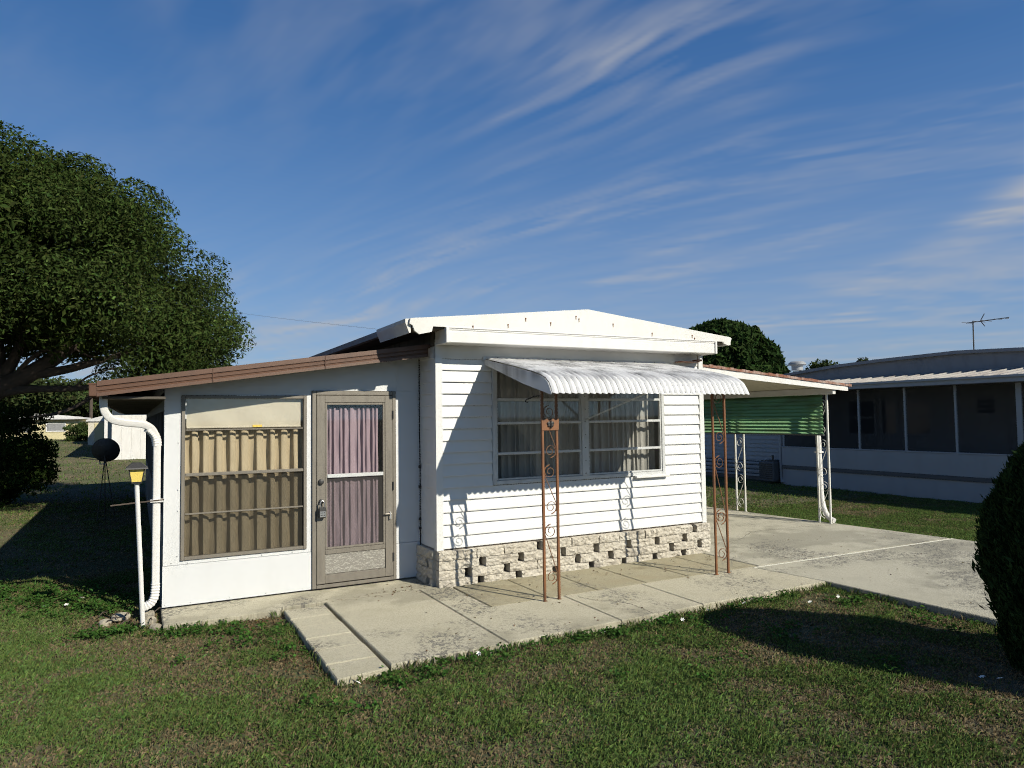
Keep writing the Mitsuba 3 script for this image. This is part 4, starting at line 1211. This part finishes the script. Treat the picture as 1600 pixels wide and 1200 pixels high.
# litter and cracks
def litter():
    r = np.random.default_rng(501)
    P = []
    for (cx, cy, sx, sy, n, z) in [(-1.75, -.28, .25, .12, 260, 0), (-1.72, -1.3, .10, .45, 200, 0), (-3.0, .35, .25, .25, 160, 0), (2.0, -.35, 1.3, .22, 130, 1), (.0, .12, .25, .15, 70, 1), (-.7, .0, .4, .06, 60, 1), (.4, -1.4, 1.2, .5, 60, 1), (5.2, -1.2, 1.2, 1.2, 90, 1), (.5, -3.4, 2.5, 1.0, 260, 0)]:
        x, y = cx + sx * r.normal(0, 1, n), cy + sy * r.normal(0, 1, n)
        on = contains_xy(PAVE, x, y)
        keep = on if z else ~on
        x, y = x[keep], y[keep]
        zz = np.full(len(x), SLAB + .004) if z else lawn_h(x, y) + .010 + .02 * r.random(len(x))
        P.append(np.stack([x, y, zz], 1))
    P = np.vstack(P)
    P = P[~contains_xy(HOUSE0, P[:, 0], P[:, 1])]
    return leafcloud(P, np.tile([0, 0, 2.6], (len(P), 1)), .026, .5, 502, (.15, .095, .05), .35)


HOUSE0 = unary_union([sbox(PXL - .02, YP - .01, .0, 14), sbox(-.1, -.13, XR + .05, 12)])
add_leaves(None, 'leaf_litter', [litter()], 'blade', kind='stuff', cat='leaf litter', label='small dry brown leaves scattered on the slabs and bare soil')


def crack(pts, w, seed):
    r = np.random.default_rng(seed)
    P = smoothpath([(a, b, 0) for a, b in pts], 40)[:, :2] + r.normal(0, .006, (40, 2))
    d_ = np.gradient(P, axis=0); d_ /= np.linalg.norm(d_, axis=1, keepdims=True)
    nn = np.stack([-d_[:, 1], d_[:, 0]], 1) * (w * r.uniform(.3, 1.2, (40, 1)))
    V = np.vstack([np.c_[P + nn, np.full(40, SLAB + .0012)], np.c_[P - nn, np.full(40, SLAB + .0012)]])
    a = np.arange(39)
    return trimesh.Trimesh(V, np.vstack([np.stack([a, a + 40, a + 41], 1), np.stack([a, a + 41, a + 1], 1)])[:, ::-1], process=False)


obj('crack', crack([(1.03, -1.12), (1.10, -1.30), (1.22, -1.42), (1.30, -1.62), (1.28, -1.95)], .0045, 1), 'soffit_dark', wk)
obj('crack', crack([(-.20, -.3), (.0, -.22), (.10, -.05)], .003, 2), 'soffit_dark', wk)
obj('crack', crack([(3.6, .6), (4.6, .35), (5.5, .75), (6.95, .55)], .004, 3), 'soffit_dark', dv)

# ------------------------------------------------------------------ grass, weeds and flowers
def inview(x, y, m=1.09):
    dx, dy = x - CAM[0], y - CAM[1]
    f_, r_ = dx * math.sin(YAW) + dy * math.cos(YAW), dx * math.cos(YAW) - dy * math.sin(YAW)
    return (f_ > 2.6) & (np.abs(r_) < (800 / FPX) * f_ * m + .6), f_


HOUSES = unary_union([sbox(PXL - .02, -.02 + .1, .0, 14), sbox(-.05, -.05, XR, 12), sbox(12.1, -10, 20, 14)])
BLOCK = PAVE.union(HOUSES)
BARE = [(-1.72, -.25, .30, .22), (-1.75, -1.62, .20, .28), (-1.50, -2.2, .15, .15), (-3.0, .5, .35, .35), (3.2, -2.3, .35, .25), (2.2, -2.9, .3, .2), (-5.2, 6.4, .7, 2.0), (-4.8, 5.2, .5, 1.2), (2.55, -4.3, .45, .35), (5.0, -5.0, .1, .1)]


def blades(n, lo, hi, h, w, seed, dens=None):
    r = np.random.default_rng(seed)
    x, y = r.uniform(lo[0], hi[0], n), r.uniform(lo[1], hi[1], n)
    ok, f_ = inview(x, y)
    pz = np.stack([x, y, x * 0], -1)
    a = meshkit.fbm(pz * .55, 3, 21); b = meshkit.fbm(pz * 3.4, 3, 22)
    thick = np.clip((.68 - b) * 4.0, .42, 1) * np.clip(1.2 - (a - .45) * 1.2, .55, 1)
    bare_ = np.zeros(n)
    for (cx, cy, rx, ry) in BARE:
        q = ((x - cx) / rx) ** 2 + ((y - cy) / ry) ** 2
        thick = thick * np.clip(q * .9 - .1, .35, 1)
        bare_ = np.maximum(bare_, np.clip(1.3 - q, 0, 1))
    ok &= r.random(n) < thick
    ok &= dens(f_, r) if dens else True
    x, y, a, b, bare_ = x[ok], y[ok], a[ok], b[ok], bare_[ok]
    ok = ~contains_xy(BLOCK, x, y)
    x, y, a, b, bare_ = x[ok], y[ok], a[ok], b[ok], bare_[ok]
    n = len(x)
    z = lawn_h(x, y)
    az = r.random(n) * 2 * np.pi + 2.0 * meshkit.noise(np.stack([x * 2.2, y * 2.2, x * 0], -1), 5)
    lean = r.uniform(.35, 1.75, n)
    H = h * r.uniform(.5, 1.35, n) * (1.15 - .5 * (b - .4))
    dirx, diry = np.cos(az), np.sin(az)
    W = w * r.uniform(.7, 1.3, n)
    px, py = -diry * W * .5, dirx * W * .5
    m1 = H * .55
    x1, y1, z1 = x + dirx * m1 * np.sin(lean * .5), y + diry * m1 * np.sin(lean * .5), z + m1 * np.cos(lean * .5)
    x2, y2, z2 = x1 + dirx * H * .55 * np.sin(lean), y1 + diry * H * .55 * np.sin(lean), z1 + H * .55 * np.cos(lean) * .9
    dead = r.random(n) < np.clip(.33 + (a - .47) * 1.3 + (b - .5) * 1.5 - .25 * (x > 6.8) + .7 * bare_, .04, .92)
    z1, z2 = np.where(dead & (r.random(n) < .6), z + .008, z1), np.where(dead & (r.random(n) < .6), z + .004, z2)
    V = np.stack([np.stack([x - px, y - py, z - .004], 1), np.stack([x + px, y + py, z - .004], 1), np.stack([x1 + px * .6, y1 + py * .6, z1], 1), np.stack([x2, y2, z2], 1)], 1).reshape(-1, 3)
    k = np.arange(n)[:, None] * 4
    F = np.vstack([k + [0, 1, 2], k + [0, 2, 3]])
    g = np.array([.100, .148, .044])[None] * (1 + .28 * r.normal(0, 1, (n, 1))) * (1 + .10 * r.normal(0, 1, (n, 3)))
    g = g * (1 - .35 * (a - .4))[:, None]
    dd = np.array([.180, .140, .082])[None] * (1 + .25 * r.normal(0, 1, (n, 1)))
    c = np.clip(np.where(dead[:, None], dd, g) * 1.0, .006, .6)
    print('blades', n)
    return V, F, np.repeat(c, 4, 0)


def fringe(line, n, seed):
    """Longer grass hanging over a slab edge."""
    r = np.random.default_rng(seed)
    L = np.array(line, float)
    seg = np.linalg.norm(np.diff(L, axis=0), axis=1); cum = np.r_[0, np.cumsum(seg)]
    t = r.random(n) * cum[-1]
    k = np.clip(np.searchsorted(cum, t) - 1, 0, len(seg) - 1)
    d_ = np.diff(L, axis=0)[k] / seg[k][:, None]
    nn = np.stack([d_[:, 1], -d_[:, 0]], 1)
    q = L[k] + d_ * (t - cum[k])[:, None]
    dens_ = meshkit.fbm(np.stack([q[:, 0] * 3.0, q[:, 1] * 3.0, t * 0], -1), 3, seed)
    ok = r.random(n) < np.clip((dens_ - .42) * 5, .02, 1)
    q, nn = q[ok], nn[ok]; n = len(q)
    off = .012 + .05 * r.random(n) ** 1.5
    b = np.stack([q[:, 0] + nn[:, 0] * off, q[:, 1] + nn[:, 1] * off], 1)
    H = r.uniform(.035, .085, n)
    az = np.arctan2(-nn[:, 1], -nn[:, 0]) + r.normal(0, 1.3, n)
    le = r.uniform(.2, 1.1, n)
    dx, dy = np.cos(az), np.sin(az)
    W = .002
    z = lawn_h(b[:, 0], b[:, 1])
    x1, y1, z1 = b[:, 0] + dx * H * .5 * np.sin(le * .5), b[:, 1] + dy * H * .5 * np.sin(le * .5), z + H * .6
    x2, y2, z2 = x1 + dx * H * .5 * np.sin(le), y1 + dy * H * .5 * np.sin(le), z1 + H * .5 * np.cos(le)
    V = np.stack([np.stack([b[:, 0] + dy * W, b[:, 1] - dx * W, z - .004], 1), np.stack([b[:, 0] - dy * W, b[:, 1] + dx * W, z - .004], 1), np.stack([x1 - dy * W * .7, y1 + dx * W * .7, z1], 1), np.stack([x2, y2, z2], 1)], 1).reshape(-1, 3)
    k = np.arange(n)[:, None] * 4
    dead = r.random((n, 1)) < .3
    c = np.where(dead, [.17, .14, .085], [.085, .125, .036]) * (1 + .25 * r.normal(0, 1, (n, 1)))
    return V, np.vstack([k + [0, 1, 2], k + [0, 2, 3]]), np.repeat(np.clip(c, .006, .5), 4, 0)


EDGE = [fringe([(-1.19, -2.115), (-1.6, -2.115)][::-1], 120, 401), fringe([(-1.185, -2.035), (-.22, -2.03), (.91, -1.985), (1.88, -1.955), (3.632, -1.93)], 1300, 402), fringe([(3.632, -1.93), (3.66, -4.4)], 420, 403),
        fringe([(-2.605, -.10), (-1.6, -.09)], 200, 404), fringe([(-1.592, -.10), (-1.592, -2.11)], 160, 405), fringe([(7.62, -4.4), (7.29, -1.1), (7.02, 2.4), (6.98, 6)], 900, 406)]
near = blades(2500000, (-6.5, -6.2), (12.0, 3.0), .034, .0040, 201, lambda f, r: r.random(len(f)) < np.clip(1.25 - f * .055, .25, 1))
mid = blades(220000, (-11, 2.6), (12.3, 12.5), .045, .009, 202)
far = blades(60000, (-22, 12), (8, 48), .07, .03, 203)
add_leaves(None, 'grass', [near, mid, far, *EDGE], 'blade', kind='stuff', cat='grass', label='short patchy green and straw coloured grass over the lawn')


def weeds():
    r = np.random.default_rng(301)
    spots = []
    for (cx, cy, rx, ry, n) in [(-3.55, 1.75, .50, .45, 120), (-3.2, 1.1, .35, .35, 60), (-4.1, 2.3, .5, .4, 70), (-3.0, .05, .28, .14, 34), (-2.35, -.28, .35, .13, 40), (-1.95, -.5, .3, .2, 30), (-2.1, -.95, .3, .25, 18), (-1.72, -1.35, .12, .2, 14),
                                 (-1.25, -2.28, .4, .09, 26), (-.6, -2.15, .6, .07, 34), (.4, -2.13, .6, .09, 46), (1.4, -2.12, .6, .10, 46), (2.5, -2.05, .7, .06, 30), (3.3, -2.5, .3, .25, 36), (3.4, -3.2, .25, .3, 22), (2.0, -2.9, .3, .3, 22), (1.2, -2.5, .5, .3, 26), (-1.75, -2.5, .4, .2, 10),
                                 (2.0, -3.7, .15, .1, 16), (.6, -3.2, 1.0, .5, 14), (-5.4, 4.6, .5, .6, 30)]:
        for _ in range(n if cx < -2.9 else int(n * .55)):
            spots.append((cx + rx * r.normal(0, .6), cy + ry * r.normal(0, .6)))
    S = np.array(spots)
    S = S[~contains_xy(PAVE.buffer(.015), S[:, 0], S[:, 1])]
    P, N = [], []
    for x, y in S:
        k = r.integers(6, 30)
        q = r.normal(0, .035, (k, 2))
        z = lawn_h(np.array([x]), np.array([y]))[0]
        P.append(np.stack([x + q[:, 0], y + q[:, 1], z + r.uniform(.008, .065, k)], 1)); N.append(np.tile([0, 0, 1.0], (k, 1)) + r.normal(0, .3, (k, 3)))
    P, N = np.vstack(P), np.vstack(N)
    return leafcloud(P, N, .030, .75, 302, (.062, .135, .030), .25, up_bias=.6)


add_leaves(None, 'weeds', [weeds()], 'blade', kind='stuff', cat='weeds', label='bright green low weeds in tufts along the slab edges and lawn corners')
FLL = ['at the corner of the paver path', 'at the walkway edge right of the paver path', 'at the middle of the walkway edge, left of a pair', 'at the middle of the walkway edge, right of a pair', 'in front of the fourth walkway slab',
       'at the right end of the walkway edge', 'in the corner between walkway and driveway, left one', 'in the corner between walkway and driveway, right one', 'in the weeds left of the lamp, lowest one', 'in the weeds left of the lamp, right one',
       'in the weeds at the far left', 'in the bush shadow at the lower right, left one', 'in the bush shadow at the lower right, right one', 'in front of the last walkway slab', 'in the weeds left of the lamp, topmost one']
fl = [(-1.48, -2.22), (-.52, -2.10), (.62, -2.12), (.72, -2.06), (1.45, -2.15), (2.3, -2.05), (2.85, -2.35), (3.25, -2.35), (-3.6, 1.32), (-3.42, 1.28), (-3.95, 1.9), (2.2, -4.25), (2.28, -4.32), (1.85, -2.05), (-3.3, 1.5)]
pet = []
for k in range(6):
    a = k * math.pi / 3
    pet.append(quad((0, 0, .0), (.012 * math.cos(a - .4), .012 * math.sin(a - .4), .004), (.020 * math.cos(a), .020 * math.sin(a), .002), (.012 * math.cos(a + .4), .012 * math.sin(a + .4), .004)))
pet = trimesh.util.concatenate(pet)
pet.apply_scale(1.15)
FD, SD = mikit.ply(pet, 'petal'), mikit.ply(tube([(0, 0, -.09), (.003, 0, -.04), (0, 0, .0)], .0018, 5), 'stalk_green')
for (x, y), where in zip(fl, FLL):
    k = thing('wildflower', 'tiny white wildflower ' + where, 'flower', 'white wildflowers in the lawn')
    z = float(lawn_h(np.array([x]), np.array([y]))[0]) + .045
    a, b = rng.random() * 360, rng.uniform(15, 50)
    scene[k + '__petals'] = {**FD, 'to_world': T().translate([x, y, z]).rotate([0, 0, 1], a).rotate([1, 0, 0], b)}
    scene[k + '__stalk'] = {**SD, 'to_world': T().translate([x, y, z])}
del scene['vcol']
